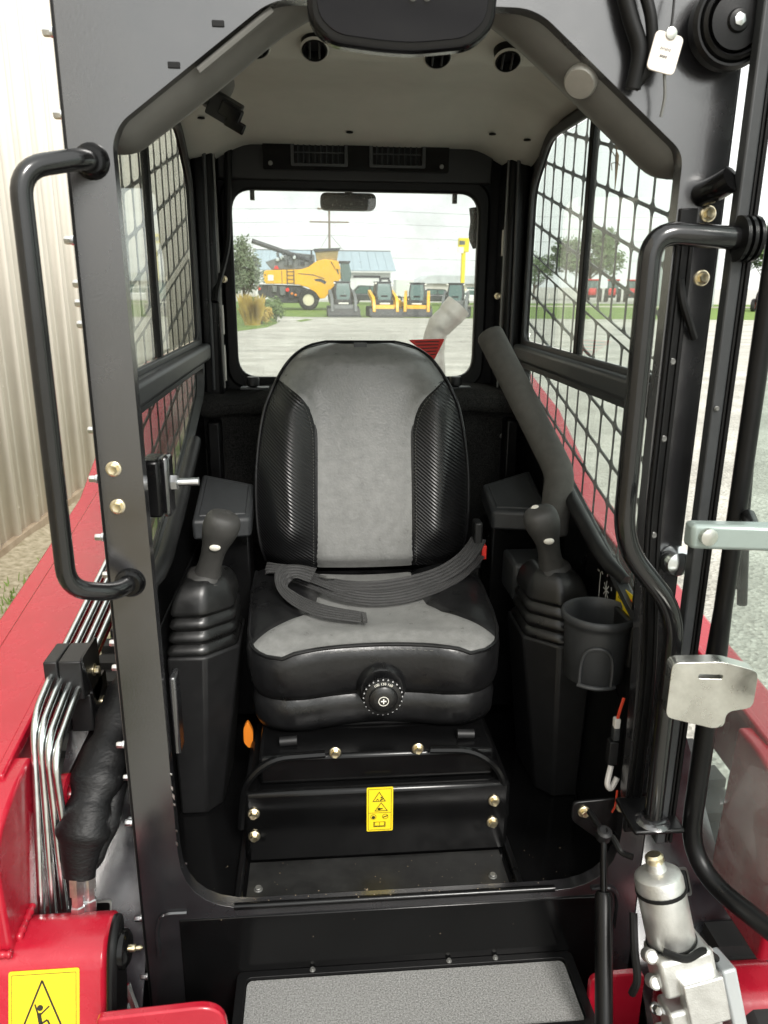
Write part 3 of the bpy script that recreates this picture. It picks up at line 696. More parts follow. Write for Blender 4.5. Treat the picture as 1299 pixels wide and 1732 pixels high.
# floor
g = G(); g.box(-.456, .072, .70, .456, 1.06, .718); g.box(-.38,.03,.70,.38,.072,.718); g.build('floor', 'black_gloss', cab)
g = G(); g.box(-.285, .046, .7185, .228, .152, .7215); fl = g.build('floor_plate', 'steel_dark', cab, bevel=.001)
fl.data.materials.clear(); fl.data.materials.append(material('floor_scuffed', (.009,.009,.009), .42, spec=.3, color2=(.026,.026,.025), nscale=15, rvar=.12, bump=.1, bscale=90, detail=10))
for x in (-.263,.199): bolt(SCREW, (x, .078, .7215), (0,0,1), fl, s=1.1)
for x in (-.30,.245):
    g = G(); g.box(x-.006, .04, .718, x+.006, .5, .735); g.build('floor_rail', 'black_satin', cab, bevel=.003)
rnd = random.Random(11)
# crumbs of dirt lying on the floor
g = G()
for i in range(60):
    x, y, s = rnd.uniform(-.36,.36), rnd.uniform(.02,.15), rnd.uniform(.0003,.0010); z = .7235 if -.28 < x < .22 and y > .05 else .7195
    g.ball((x, y, z), s, s, s*.6, 5, 3)
o = g.build('grit', 'dirt', cab, smooth=0); o['kind'] = 'stuff'
# seat pedestal
g = G(); g.box(-.292,.152,.718,.246,.60,.884); pd = g.build('seat_pedestal', 'black_gloss', cab, bevel=.010)
g = G(); g.box(-.262,.176,.884,.215,.58,.948); g.build('pedestal_top', 'black_gloss', pd, bevel=.008)
g = G(); g.tube(fillet([(-.30,.160,.80),(-.29,.160,.905),(-.235,.165,.955),(-.13,.168,.957)], .05), .008, 8); g.build('bent_edge', 'black_gloss', pd); g = G(); g.tube(fillet([(.08,.168,.957),(.17,.165,.955),(.228,.160,.905),(.24,.160,.80)], .05), .008, 8); g.build('bent_edge', 'black_gloss', pd)
for x, z in ((-.273,.839),(-.274,.786),(.212,.843),(.211,.791)): bolt(BOLT, (x, .151, z), (0,-1,0), pd, s=1.05)
for x, z in ((-.110,.957),(.056,.958)): bolt(BOLT, (x, .172, z), (0,-1,0), pd, s=1.05)
# ---- pictogram label helpers
def tri_ring(g, cx, cz, w_, h_, t, y, fn=XZ, d=.0004):
    A = [(cx-w_/2, cz), (cx+w_/2, cz), (cx, cz+h_)]; k = 1-t
    c0 = (cx, cz+h_*.36); B = [(c0[0]+(a-c0[0])*k, c0[1]+(b-c0[1])*k) for a, b in A]
    for i in range(3):
        j = (i+1) % 3; g.prism([A[i], A[j], B[j], B[i]], fn, y, y+d)
def stroke(g, a, b, t, y, fn=XZ, d=.0004):
    dx, dz = b[0]-a[0], b[1]-a[1]; l = math.hypot(dx, dz); nx, nz = -dz/l*t/2, dx/l*t/2
    g.prism([(a[0]+nx,a[1]+nz),(b[0]+nx,b[1]+nz),(b[0]-nx,b[1]-nz),(a[0]-nx,a[1]-nz)], fn, y, y+d)
def dot(g, c, r, y, fn=XZ, n=12, d=.0004): g.prism([(c[0]+r*math.cos(6.283*k/n), c[1]+r*math.sin(6.283*k/n)) for k in range(n)], fn, y, y+d)
def ring(g, c, r, t, y, fn=XZ, n=16, d=.0004):
    for k in range(n):
        a, b = 6.283*k/n, 6.283*(k+1)/n
        g.prism([(c[0]+r*math.cos(a),c[1]+r*math.sin(a)),(c[0]+r*math.cos(b),c[1]+r*math.sin(b)),(c[0]+(r-t)*math.cos(b),c[1]+(r-t)*math.sin(b)),(c[0]+(r-t)*math.cos(a),c[1]+(r-t)*math.sin(a))], fn, y, y+d)
def frame2(g, x0, z0, x1, z1, t, y, fn=XZ, d=.0004):
    stroke(g, (x0,z0), (x1,z0), t, y, fn, d); stroke(g, (x0,z1), (x1,z1), t, y, fn, d); stroke(g, (x0,z0), (x0,z1), t, y, fn, d); stroke(g, (x1,z0), (x1,z1), t, y, fn, d)
lb = plate(rrect(-.048,.784,.005,.887,.003), [], XZ, .1500, .1512, 'warning_label', 'yellow_label', cab, label='yellow pictogram label on the seat pedestal')
g = G(); Y = .1493
frame2(g, -.0445,.7875,.0015,.8835,.0007,Y); stroke(g, (-.0445,.828),(.0015,.828),.0007,Y)
tri_ring(g,-.023,.8545,.027,.023,.16,Y); tri_ring(g,-.019,.832,.027,.0205,.16,Y-.0002)
dot(g,(-.0185,.8635),.0018,Y); stroke(g,(-.021,.857),(-.015,.861),.0025,Y); stroke(g,(-.029,.857),(-.026,.861),.0012,Y); stroke(g,(-.026,.861),(-.0245,.857),.0012,Y)
dot(g,(-.023,.837),.003,Y); stroke(g,(-.026,.836),(-.016,.8375),.0025,Y)
ring(g,(-.0345,.8185),.006,.0008,Y); dot(g,(-.0345,.8175),.0035,Y); ring(g,(-.0105,.8185),.006,.0008,Y); stroke(g,(-.0155,.8165),(-.0055,.8205),.002,Y)
for k in range(3): frame2(g,-.034+k*.0012,.7945+k*.0012,-.022,.806,.0006,Y); frame2(g,-.022,.7945+k*.0012,-.010-k*.0012,.806,.0006,Y)
g.build('print', 'label_ink', lb, smooth=0)

# ---- side walls, windows, guards
WIN = rpoly([(.085,1.698),(1.03,1.698),(1.03,2.10),(.90,2.203),(.56,2.203),(.085,2.03)], [.02,.03,.045,.045,.10,.02], 5)
LOW = rpoly([(.085,1.636),(.99,1.636),(.97,1.56),(.72,1.465),(.10,1.265),(.085,1.29)], [.01,.03,.06,.08,.01,.01], 5)
def inset(L, d):
    cx = sum(a for a, b in L)/len(L); cy = sum(b for a, b in L)/len(L)
    xs = [a for a, b in L]; ys = [b for a, b in L]; sx = 1-2*d/(max(xs)-min(xs)); sy = 1-2*d/(max(ys)-min(ys))
    mx, my = (max(xs)+min(xs))/2, (max(ys)+min(ys))/2
    return [(mx+(a-mx)*sx, my+(b-my)*sy) for a, b in L]
def guard(x, y0, y1, z0, z1, sl, name, parent):
    """punched steel window guard: slots in slanted rows"""
    g = G(); py, pz = .0805, .083; bv, bh = .0044, .0070; th = .003
    ny = int((y1-y0)/py); nz = int((z1-z0)/pz)
    for j in range(nz):
        for i in range(ny):
            ya = y0+i*py; za = z0+j*pz + sl*(ya-y0)
            if za+pz+sl*py > 2.33: continue
            cor = [(ya, za), (ya+py, za+sl*py), (ya+py, za+sl*py+pz), (ya, za+pz)]
            inn = [(ya+bv/2, za+bh/2+sl*bv/2), (ya+py-bv/2, za+bh/2+sl*(py-bv/2)), (ya+py-bv/2, za+pz-bh/2+sl*(py-bv/2)), (ya+bv/2, za+pz-bh/2+sl*bv/2)]
            L = rpoly(inn, .014, 3); per = 4
            v = []; f = []
            for xx in (x, x+th):
                b0 = len(v); v += [(xx, a, b) for a, b in cor] + [(xx, a, b) for a, b in L]
                for c in range(4):
                    for k in range(per-1): f.append((b0+c, b0+4+c*per+k, b0+4+c*per+k+1))
                    c2 = (c+1) % 4; f.append((b0+c, b0+4+c*per+per-1, b0+4+(c2*per), b0+c2))
            n = len(L); o0, o1 = 4, 4+n+4
            for k in range(n): f.append((o0+k, o0+(k+1) % n, o1+(k+1) % n, o1+k))
            g.add(v, f)
    return g.build(name, 'black_satin', parent, smooth=0)
for s in (-1, 1):
    split = .50 if s < 0 else .585
    d0, d1 = sorted((s*.458, s*.466))
    plate([(.036,.72),(1.2,.72),(1.2,2.32),(.036,2.32)], [WIN, LOW], YZ, d0, d1, 'side_wall', 'black_satin', cab)
    wd = plate(inset(WIN, -.018), [inset(WIN, .004)], YZ, *sorted((s*.448, s*.4585)), 'side_window', 'trim_grey', cab, bevel=.003)
    wd.data.materials.clear(); wd.data.materials.append(MATS['grey_plastic'])
    lw_ = plate(inset(LOW, -.016), [inset(LOW, .006)], YZ, *sorted((s*.440, s*.4585)), 'lower_window', 'grey_plastic', cab, bevel=.005)
    g = G(); x0, x1 = sorted((s*.426, s*.4575)); g.box(x0, .072, 1.645, x1, 1.05, 1.690); g.build('window_rail', 'grey_plastic', cab, bevel=.010, seg=3)
    def pane(poly, x, nm, par):
        g = G(); g.prism(poly, YZ, *sorted((x, x+s*.004))); return g.build(nm, 'pane_side', par, smooth=0)
    def clip(poly, f, keep):   # clip a convex-ish outline at y = f
        out = []
        for i in range(len(poly)):
            a, b = poly[i-1], poly[i]
            ia, ib = (a[0]-f)*keep >= 0, (b[0]-f)*keep >= 0
            if ia != ib: t_ = (f-a[0])/(b[0]-a[0]); out.append((f, a[1]+(b[1]-a[1])*t_))
            if ib: out.append(b)
        return out
    W2 = inset(WIN, .003)
    pane(clip(W2, split-.012, -1), s*.4600, 'sliding_pane', wd); pane(clip(W2, split+.012, 1), s*.4645, 'fixed_pane', wd)
    g = G(); x0, x1 = sorted((s*.453, s*.4665)); g.box(x0, split-.014, 1.70, x1, split+.012, 2.20); g.build('pane_divider', 'seal', wd, bevel=.002)
    g = G(); x0, x1 = sorted((s*.4668, s*.470)); g.box(x0, split+.012, 1.70, x1, split+.048, 2.20); g.build('outer_divider', 'black_satin', wd)
    pane(inset(LOW, .003), s*.4610, 'lower_pane', lw_)
    guard(s*.482, .06, 1.12, 1.68, 2.3, .245, 'window_guard', wd)
    guard(s*.482, .06, 1.12, 1.16, 1.66, .245, 'window_guard', lw_)
    # tube along the lower edge
    g = G(); g.tube([(s*.4565,.185,1.303),(s*.441,.235,1.318),(s*.435,.29,1.334),(s*.435,.46,1.384),(s*.437,.74,1.475)], [.011,.015,.016,.016,.016], 12); g.build('lower_rail', 'black_plastic', cab)
    # quarter trims below the windows
    g = G(); g.box(*[min(s*.452, s*.4575), .09, .722], *[max(s*.452, s*.4575), 1.04, 1.19]); g.build('side_panel', 'black_satin', cab, bevel=.004)
# prints on the right panel
g = G(); Y = .4515; D = -.0004
for a, b in (((.20,1.245),(.20,1.285)),((.185,1.265),(.215,1.265)),((.188,1.252),(.212,1.278)),((.212,1.252),(.188,1.278)),((.235,1.23),(.238,1.29)),((.167,1.25),(.167,1.255)),((.225,1.29),(.232,1.294)),((.172,1.275),(.176,1.281)),((.20,1.295),(.20,1.300)),((.20,1.228),(.20,1.234)),((.245,1.29),(.255,1.29)),((.18,1.236),(.184,1.24))):
    a, b = (a[0]+.065,a[1]-.014), (b[0]+.065,b[1]-.014)
    stroke(g, a, b, .0024, Y, YZ, D)
g.build('control_print', 'white_print', cab, smooth=0)
lb = plate([(.209,1.288),(.108,1.296),(.106,1.236),(.210,1.231)], [], YZ, .4502, .4514, 'warning_label', 'yellow_label', cab, label='yellow warning label on the right side panel')
g = G(); tri_ring(g,.184,1.264,.028,.021,.2,.4498,YZ,-.0003); tri_ring(g,.187,1.237,.028,.021,.2,.4498,YZ,-.0003); stroke(g,(.184,1.267),(.184,1.275),.003,.4498,YZ,-.0003)
g.build('print', 'label_ink', lb, smooth=0)
g = G(); ring(g,(.137,1.272),.012,.002,.4498,YZ,16,-.0003); stroke(g,(.129,1.265),(.145,1.279),.002,.4498,YZ,-.0003); g.build('red_print', 'label_red', lb, smooth=0)

# ---- rear wall and window
RW = rrect(-.370,1.577,.343,2.105,.062,7)
plate([(-.466,.72),(.466,.72),(.466,2.32),(-.466,2.32)], [RW], XZ, 1.2, 1.225, 'rear_wall', 'black_satin', cab)
rw = plate(inset(RW,-.030), [inset(RW,.004)], XZ, 1.176, 1.205, 'rear_window', 'seal', cab, bevel=.008)
g = G(); g.prism(inset(RW,-.004), XZ, 1.210, 1.215); g.build('rear_pane', 'pane_rear', rw, smooth=0)
g = G(); g.prism(rpoly([(.143,1.689),(.256,1.693),(.224,1.628)], .008, 3), XZ, 1.2085, 1.2094); sk = g.build('warning_sticker', 'label_red', rw, label='red triangular sticker with fine print')
g = G()
for k, (x0, x1) in enumerate(((.165,.238),(.172,.236),(.186,.234),(.200,.230),(.212,.228))): stroke(g, (x0,1.683-k*.0095), (x1,1.6845-k*.0095), .003, 1.2076, XZ, .0004)
g.build('print', 'label_ink', sk, smooth=0)
for x in (-.31,.275):
    g = G(); g.box(x-.006, 1.218, 2.078, x+.006, 1.235, 2.115); g.build('window_clip', 'mach_dark', rw)
g = G(); g.tube(spline([(.335,1.25,2.07),(.340,1.25,2.03),(.338,1.255,1.99),(.352,1.26,1.96)], 6), .012, 8); g.build('rear_cable', 'seal', rw)
for s in (-1, 1):
    x0, x1 = sorted((s*.400, s*.4575)); g = G(); g.box(x0, 1.07, 1.53, x1, 1.198, 2.24); rp_ = g.build('rear_post', 'black_satin', cab, bevel=.012)
    g = G(); g.box(*sorted((s*.396, s*.402))[:1], 1.09, 1.56, sorted((s*.396, s*.402))[1], 1.10, 2.235); g.build('post_edge', 'steel_dark', rp_)
    g = G(); g.tube([(s*.425,1.060,1.56),(s*.423,1.060,1.9),(s*.418,1.060,2.23)], .005, 8); g.build('gas_spring_rod', 'grey_plastic', rp_)
g = G(); g.tube(spline([(-.365,1.16,2.22),(-.372,1.15,2.06),(-.380,1.14,1.95),(-.405,1.08,1.84),(-.41,1.06,1.80)], 6), .011, 8); g.build('wiring_loom', 'seal', cab)
g = G(); g.box(-.399,1.10,1.71,-.394,1.115,1.79); g.build('post_label', 'label_white', cab); g = G(); g.box(-.399,1.10,1.58,-.394,1.115,1.68); g.build('post_label', 'label_white', cab)
g = G(); g.box(.394,1.10,1.93,.399,1.112,2.00); g.build('post_label', 'label_white', cab)
for x, z in ((-.375,2.213),(.378,2.215),(-.39,1.86),(.392,1.82)): bolt(BOLT, (x,1.175 if z > 2 else 1.12,z), (0,-1,0), cab, s=.9)
# header panel above the rear window
g = G(); g.box(-.40,1.168,2.125,.372,1.198,2.26); g.build('rear_header', 'black_plastic', cab, bevel=.006)
vp = plate(rrect(-.272,2.150,.242,2.236,.006), [rrect(-.186,2.168,-.050,2.224,.004), rrect(.030,2.168,.164,2.224,.004)], XZ, 1.148, 1.1675, 'vent_panel', 'black_gloss', cab, bevel=.002)
for x0 in (-.186, .030):
    g = G(); g.box(x0-.004, 1.163, 2.164, x0+.140, 1.1668, 2.228); g.build('vent_back', 'seal', vp)
    for k in range(8):
        g = G(); x = x0+.012+k*.0158; g.add([(x-.004,1.150,2.168),(x-.0025,1.150,2.168),(x+.004,1.163,2.168),(x+.0025,1.163,2.168),(x-.004,1.150,2.224),(x-.0025,1.150,2.224),(x+.004,1.163,2.224),(x+.0025,1.163,2.224)],[(0,1,2,3),(4,7,6,5),(0,4,5,1),(1,5,6,2),(2,6,7,3),(3,7,4,0)]); g.build('louver', 'grey_plastic', vp)
    plate(rrect(x0-.010,2.160,x0+.146,2.232,.005), [rrect(x0-.001,2.167,x0+.137,2.225,.004)], XZ, 1.1445, 1.1478, 'vent_surround', 'grey_plastic', vp, bevel=.001)
    g = G(); g.box(x0, 1.151, 2.194, x0+.136, 1.154, 2.197); g.build('louver_bar', 'grey_plastic', vp)
for x in (-.252,.222): bolt(SCREW, (x, 1.1475, 2.166), (0,-1,0), vp, s=.8)
# ---- carpeted rear bulkhead and shelf
g = G(); g.box(-.4565,1.045,.72,.4565,1.062,1.535); cp_ = g.build('carpet_panel', 'carpet', cab)
g = G()
def shelf(u, v):
    x = -.4565+.913*u; k = math.sin(x*21+1)*.004+math.sin(x*47)*.0025
    t = v*5
    P = [(1.052,1.495),(1.008,1.497),(.998,1.515),(1.002,1.545),(1.03,1.558),(1.20,1.56)]
    i = min(4, int(t)); f = t-i
    return (x, lerp(P[i][0],P[i+1][0],f)+k*.5, lerp(P[i][1],P[i+1][1],f)+k-.02*math.exp(-((x+.36)/.05)**2)*(v > .5))
g.grid(shelf, 60, 15); g.build('carpet_shelf', 'carpet', cab, smooth=180)
for x in (-.317,.269):
    g = G(); g.box(x-.035,1.06,1.559,x+.045,1.10,1.565); kn = g.build('strip_bracket', 'grey_plastic', cab, bevel=.001)
    g = G(); g.lathe((x,1.075,1.566), (0,0,1), [(.012,0),(.018,.004),(.019,.022),(.016,.028)], 10); g.build('shelf_knob', 'black_plastic', kn)
for x, z in ((-.439,1.424),(.409,1.423),(.412,1.22),(.423,1.04)): bolt(BOLT_S if x < 0 else SCREW, (x,1.044,z), (0,-1,0), cp_, s=1.0)
for s in (-1, 1):
    g = G(); x = s*.405; g.box(min(x, s*.4395), .98, .75, max(x, s*.4395), 1.044, 1.48); g.build('bulkhead_corner', 'black_satin', cab, bevel=.006)
# storage trays beside the seat
for s in (-1, 1):
    g = G(); xa, xb = s*.437, s*.300
    top = [(xa,.83,1.372),(xb,.80,1.350),(xb,.655,1.300),(xa,.62,1.305)] if s < 0 else [(xa,.83,1.372),(xb,.80,1.340),(xb,.665,1.305),(xa,.62,1.31)]
    bot = [(x, y, z-.05) for x, y, z in top]
    g.loft([[Vector(p) for p in bot], [Vector(p) for p in top]]); t_ = g.build('storage_tray', 'grey_plastic', cab, bevel=.008)
    c = sum((Vector(p) for p in top), Vector())/4
    ins = [c+(Vector(p)-c)*.80 for p in top]
    g = G(); g.loft([[p+Vector((0,0,-.004)) for p in ins], [p+Vector((0,0,.003)) for p in ins]]); g.build('tray_lid', 'grey_plastic', t_, bevel=.003)
    g = G(); g.box(min(s*.31,s*.43), .70, .73, max(s*.31,s*.43), .80, 1.26); g.build('tray_pedestal', 'black_satin', t_, bevel=.006)

# ---- headliner, trims, roof
g = G()
def hl(u, v):
    x = -.459+.918*u; y = .06+1.12*v
    z = 2.262 - .02*ss(.2,.34,y) + .045*ss(.38,.62,y) - .072*ss(.80,1.10,y)
    ex = ss(.30,.458,abs(x)); z -= .055*ex
    z -= .012*math.exp(-((y-.36)/.05)**2)*(1 if abs(x) < .42 else .5)
    return (x, y, z)
g.grid(hl, 48, 60); h_ = g.build('headliner', 'headliner', cab, smooth=180)
g = G(); g.box(-.47,.02,2.325,.47,1.24,2.36); g.build('roof_skin', 'black_satin', cab)
for x, z in ((-.226,2.2315),(-.129,2.2300),(.079,2.2255),(.200,2.2235)):
    ax = Vector((0,-.55,-.83)).normalized()
    g = G(); g.lathe((x,.300,z), ax, [(.022,-.02),(.022,.006),(.0195,.010),(.016,.004),(.014,-.006)], 22); v_ = g.build('ceiling_vent', 'seal', h_); v_.scale = (1,1,1)
    g = G(); g.lathe((x,.300,z)+0*ax if False else Vector((x,.300,z)), ax, [(.0225,.003),(.025,.0055),(.0220,.0085)], 22, False); g.build('vent_ring', 'headliner', v_)
    for k in (-1, 1):
        g = G(); p_ = Vector((x+k*.008,.300,z)); g.tube([p_-Vector((0,-.010,.012))+ax*.004, p_+Vector((0,-.010,.012))+ax*.004], .0022, 6); g.build('vent_vane', 'black_plastic', v_)
for x, y in ((-.04,1.02),(.33,1.0),(.41,.95),(-.40,.9)):
    g = G(); z = hl((x+.459)/.918, (y-.06)/1.12)[2]; g.lathe((x,y,z-.001), (0,0,-1), [(.009,0),(.009,.003),(.004,.004)], 12); g.build('trim_clip', 'seal', h_)
def corner_trim(P, name):
    loops = []
    for i, (x, z) in enumerate(P):
        a = P[max(0,i-1)]; b = P[min(len(P)-1,i+1)]; d = Vector((b[0]-a[0], b[1]-a[1])).normalized()
        n = Vector((d.y, -d.x)) if (d.x*1 > 0) else Vector((-d.y, d.x))
        if n.y > 0: n = -n
        e = 1 if 0 < i < len(P)-1 else .35
        sec = [(.02,-.05),(.02,.0),(.035,.016),(.065,.026),(.10,.020),(.125,.002),(.13,-.02),(.13,-.08)]
        loops.append([Vector((x+n.x*o*e, .0+yy, z+n.y*o*e)) for yy, o in sec])
    g = G(); g.loft(loops, True, True); return g.build(name, 'trim_grey', cab, smooth=50)
def subd(P, n=5): return [(v.x, v.y) for v in spline([(a,b,0) for a,b in P], n)]
corner_trim(subd([(-.430,2.058),(-.402,2.050),(-.366,2.072),(-.275,2.137),(-.184,2.206),(-.10,2.25)]), 'corner_trim')
ct = corner_trim(subd([(.430,2.035),(.398,2.034),(.358,2.062),(.294,2.112),(.22,2.170),(.168,2.208),(.10,2.25)]), 'corner_trim')
g = G(); ax = Vector((-.45,-.55,-.62)).normalized(); g.lathe(Vector((.246,.032,2.128)), ax, [(.0235,-.012),(.0235,.003),(.021,.006),(.004,.0065)], 24); cap_ = g.build('cover_cap', 'exhaust_steel', ct)
for (x, z) in ((-.255,2.175),(-.315,2.125)):
    g = G(); g.box(x-.008,-.002,z-.004,x+.008,.004,z+.004); g.build('trim_slot', 'seal', cab, bevel=.001)
for (x, z) in ((.315,2.130),):
    g = G(); g.box(x-.008,-.002,z-.005,x+.004,.004,z+.005); g.build('trim_slot', 'seal', cab, bevel=.001)
g = G(); d = Vector((.091,0,.068)).normalized(); p0 = Vector((-.285,.012,2.122)); g.tube([p0, p0+d*.125], .0055, 8); g.build('light_strip', 'trim_grey', cab)
# dome lamp on the left of the ceiling
g = G(); g.lathe((-.325,.5,2.215), (.55,-.35,-.75), [(.045,-.03),(.043,.0),(.038,.022),(.030,.028)], 18); lp = g.build('lamp_base', 'trim_grey', cab)
M4 = Matrix.Rotation(R(28),4,'Y') @ Matrix.Rotation(R(20),4,'X')
def lbx(c, sx, sy, sz, nm, mt):
    g = G(); g.box(-sx,-sy,-sz,sx,sy,sz); g.v = [tuple(M4 @ Vector(p) + Vector(c)) for p in g.v]; return g.build(nm, mt, lp, bevel=.003)
lbx((-.300,.475,2.166),.030,.016,.021,'lamp_body','black_plastic'); lbx((-.287,.458,2.158),.022,.006,.013,'lamp_switch','lens_black'); lbx((-.281,.462,2.137),.020,.004,.010,'lamp_flap','black_gloss')
# ---- grab handles (welded to the pillars)
g = G(); g.tube(fillet([(-.432,.0,2.006),(-.437,-.035,2.004),(-.500,-.085,1.985),(-.500,-.085,1.42),(-.445,-.045,1.398),(-.432,0,1.396)], .035, 7), .0138, 16)
hd = g.build('grab_handle', 'handle_paint', cab, label='black bent tube handle on the left pillar')
for z in (2.006,1.396):
    g = G(); g.lathe((-.432,-.001,z), (0,-1,0), [(.024,0),(.0225,.005),(.017,.011)], 20); g.build('weld_collar', 'black_gloss', hd)
g = G(); g.tube(fillet([(.466,-.070,1.915),(.41,-.072,1.918),(.329,-.072,1.922),(.331,-.072,1.47),(.432,-.072,1.352),(.437,-.072,.955)], .055, 9), .0158, 18)
hd = g.build('grab_handle', 'handle_paint', cab, label='long black bent tube handle on the right pillar')
for x0 in (.452,.462,.472):
    g = G(); g.lathe((x0,-.070,1.915), (1,0,0), [(.022,0),(.031,.001),(.031,.006),(.022,.007)], 20); g.build('handle_clamp', 'black_satin', hd)
g = G(); g.box(.395,-.098,.948,.485,-.004,.957); br = g.build('handle_bracket', 'black_satin', hd, bevel=.004)
g = G(); g.lathe((.437,-.072,.957),(0,0,1),[(.030,0),(.026,.004),(.020,.008)],18); g.build('weld_collar','frame_paint',hd)
bolt(BOLT, (.412,-.002,.934), (0,-1,0), hd, s=1.0)
# striker bracket with stud on the left pillar
g = G(); g.box(-.424,.085,1.475,-.392,.150,1.572); sb = g.build('door_striker', 'black_satin', cab, bevel=.006)
g = G(); g.box(-.394,.102,1.470,-.380,.146,1.575); g.build('striker_plate', 'frame_paint', sb, bevel=.008)
g = G(); g.tube([(-.382,.122,1.527),(-.335,.122,1.528)], .0068, 14); g.build('striker_stud', 'zinc', sb, bevel=.001)
g = G(); g.lathe((-.380,.122,1.527),(1,0,0),[(.0135,0),(.0135,.009),(.010,.011)],6); g.build('stud_nut', 'zinc', sb)
# door lock hardware seen on the right pillar
g = G(); g.lathe((.452,-.002,1.415),(0,-1,0),[(.026,0),(.026,.012),(.020,.024),(.008,.028)],18); g.build('lock_boss','chrome_pipe',cab)
g = G(); g.tube(spline([(.445,-.05,1.995),(.435,-.03,1.985),(.43,0,1.98)],6),.018,14); g.build('hinge_knuckle','black_gloss',cab)
g = G(); g.tube(spline([(.408,-.006,1.86),(.412,-.014,1.83),(.425,-.014,1.80),(.44,-.006,1.775)],6),.006,8); g.build('hinge_cable','seal',cab)
# wiring connectors inside the right pillar
g = G(); g.box(.400,.05,.985,.418,.068,1.035); wr = g.build('fuse_connector','black_plastic',cab,bevel=.002)
g = G(); g.box(.403,.045,1.04,.415,.060,1.066); g.build('connector_body','grey_plastic',wr,bevel=.002)
g = G(); g.box(.403,.045,1.066,.414,.058,1.086); g.build('connector_plug','wire_white',wr,bevel=.002)
g = G(); g.tube(spline([(.409,.05,1.086),(.412,.05,1.105),(.419,.055,1.125)],5),.003,6); g.build('red_wire','wire_red',wr)
g = G(); g.tube(spline([(.406,.05,.985),(.398,.04,.955),(.406,.04,.943),(.418,.045,.962)],6),.0055,8); g.build('white_wire','wire_white',wr)
g = G(); g.tube(spline([(.414,.03,.945),(.409,.02,.92),(.404,.02,.905)],5),.002,6); g.build('red_wire','wire_red',wr)
# adjuster lever beside the seat
g = G(); g.prism(rpoly([(-.307,.915),(-.297,.932),(-.286,.905),(-.288,.872),(-.296,.862),(-.308,.878)],.008,3), XZ, .34,.352); g.build('release_lever','orange',cab,bevel=.003)
# ================================================================== OPERATOR SEAT
SX = -.021
seat = thing('operator_seat', 'grey and black padded suspension seat with round weight dial in the cab', 'seat', (SX, .42, .95))
BW = [(1.16,.255),(1.24,.270),(1.34,.274),(1.44,.268),(1.54,.250),(1.60,.226),(1.65,.196),(1.68,.166),(1.697,.132),(1.706,.09)]
BG = [(1.16,.121),(1.46,.117),(1.52,.121),(1.555,.131),(1.58,.146),(1.602,.172),(1.622,.213),(1.64,.30)]
def lin(P, x):
    if x <= P[0][0]: return P[0][1]
    for (a, b), (c, d) in zip(P, P[1:]):
        if x <= c: return b+(d-b)*(x-a)/(c-a)
    return P[-1][1]
BWs = [(v.x, v.y) for v in spline([(a, b, 0) for a, b in BW], 8)]; BGs = [(v.x, v.y) for v in spline([(a, b, 0) for a, b in BG], 8)]
bw = lambda z: lin(BWs, z); bgw = lambda z: min(lin(BGs, z), lin(BWs, z))
def by(x, z):
    w_ = bw(z); k = min(1, abs(x)/w_)
    y = .640+(z-1.165)*.23+.020*math.sin((z-1.165)*5.2)*-1
    y += .075*k**7
    y -= .040*math.exp(-((abs(x)-.185)/.055)**2)*ss(1.18,1.28,z)*(1-ss(1.56,1.66,z))
    y -= .006*(1-min(1, abs(x)/.12)**2)
    y += .05*ss(1.655,1.706,z)**2 + .025*(1-ss(1.16,1.20,z))
    gz = bgw(z)
    if z < 1.64: y += .003*math.exp(-((abs(x)-gz)/.005)**2)
    # a soft crease in the bolster vinyl
    y += .004*math.exp(-((abs(x)-.215-(z-1.42)*.15)/.012)**2)*ss(1.24,1.32,z)*(1-ss(1.45,1.55,z))
    return y
def bp(x, z, off=0.): return (SX+x, by(x, z)-off, z)
Z0, Z1 = 1.165, 1.706
g = G(); loops = []
NZ = 50
for i in range(NZ+1):
    z = Z0+(Z1-Z0)*(1-(1-i/NZ)**1.35); w_ = bw(z)
    fr = [Vector((SX-w_+2*w_*k/20, by(-w_+2*w_*k/20, z)+.003, z)) for k in range(21)]
    yb = .640+(z-1.165)*.23+.115-.03*ss(1.6,1.706,z)
    bk = [Vector((SX+w_*.97, yb-.01, z)), Vector((SX+w_*.8, yb, z)), Vector((SX-w_*.8, yb, z)), Vector((SX-w_*.97, yb-.01, z))]
    loops.append(fr+bk)
g.loft(loops); shell = g.build('backrest_shell', 'vinyl', seat, smooth=60)
zs = lambda v: Z0+(Z1-Z0)*(1-(1-v)**1.35)
g = G(); g.grid(lambda u, v: bp((2*u-1)*bgw(zs(v))*(.997 if zs(v) > 1.62 else 1), zs(v)), 28, 70); g.build('backrest_centre', 'leather', seat, smooth=180)
ZT = 1.6215
for s in (-1, 1):
    g = G(); g.grid(lambda u, v: bp(s*lerp(bgw(Z0+(ZT-Z0)*v), bw(Z0+(ZT-Z0)*v)*.999, u), Z0+(ZT-Z0)*v), 22, 60)
    b_ = g.build('backrest_bolster', 'carbon', seat, smooth=180)
    zz = [Z0+(ZT-Z0)*i/40 for i in range(41)]
    g = G(); g.tube([bp(s*(bgw(z)+.002), z, .0) for z in zz], .0010, 6); g.build('seam', 'stitch' if False else 'vinyl', b_)
    # stitches: tiny dashes along the seam
    g = G()
    for i in range(0, 62):
        z = Z0+.01+i*.0073
        if z > ZT-.01: break
        g.tube([bp(s*(bgw(z)+.008), z, .0008), bp(s*(bgw(z+.004)+.008), z+.004, .0008)], .0007, 4)
    o = g.build('stitching', 'stitch', b_); o['kind'] = 'stuff'
P = [(-bw(zs(i/50))*.985, zs(i/50)) for i in range(51)]; P = P+[(-x, z) for x, z in reversed(P)]
g = G(); g.tube([(SX+x, by(x*.99, z)-.001, z+.001) for x, z in P], .0042, 8); g.build('backrest_piping', 'vinyl', seat)
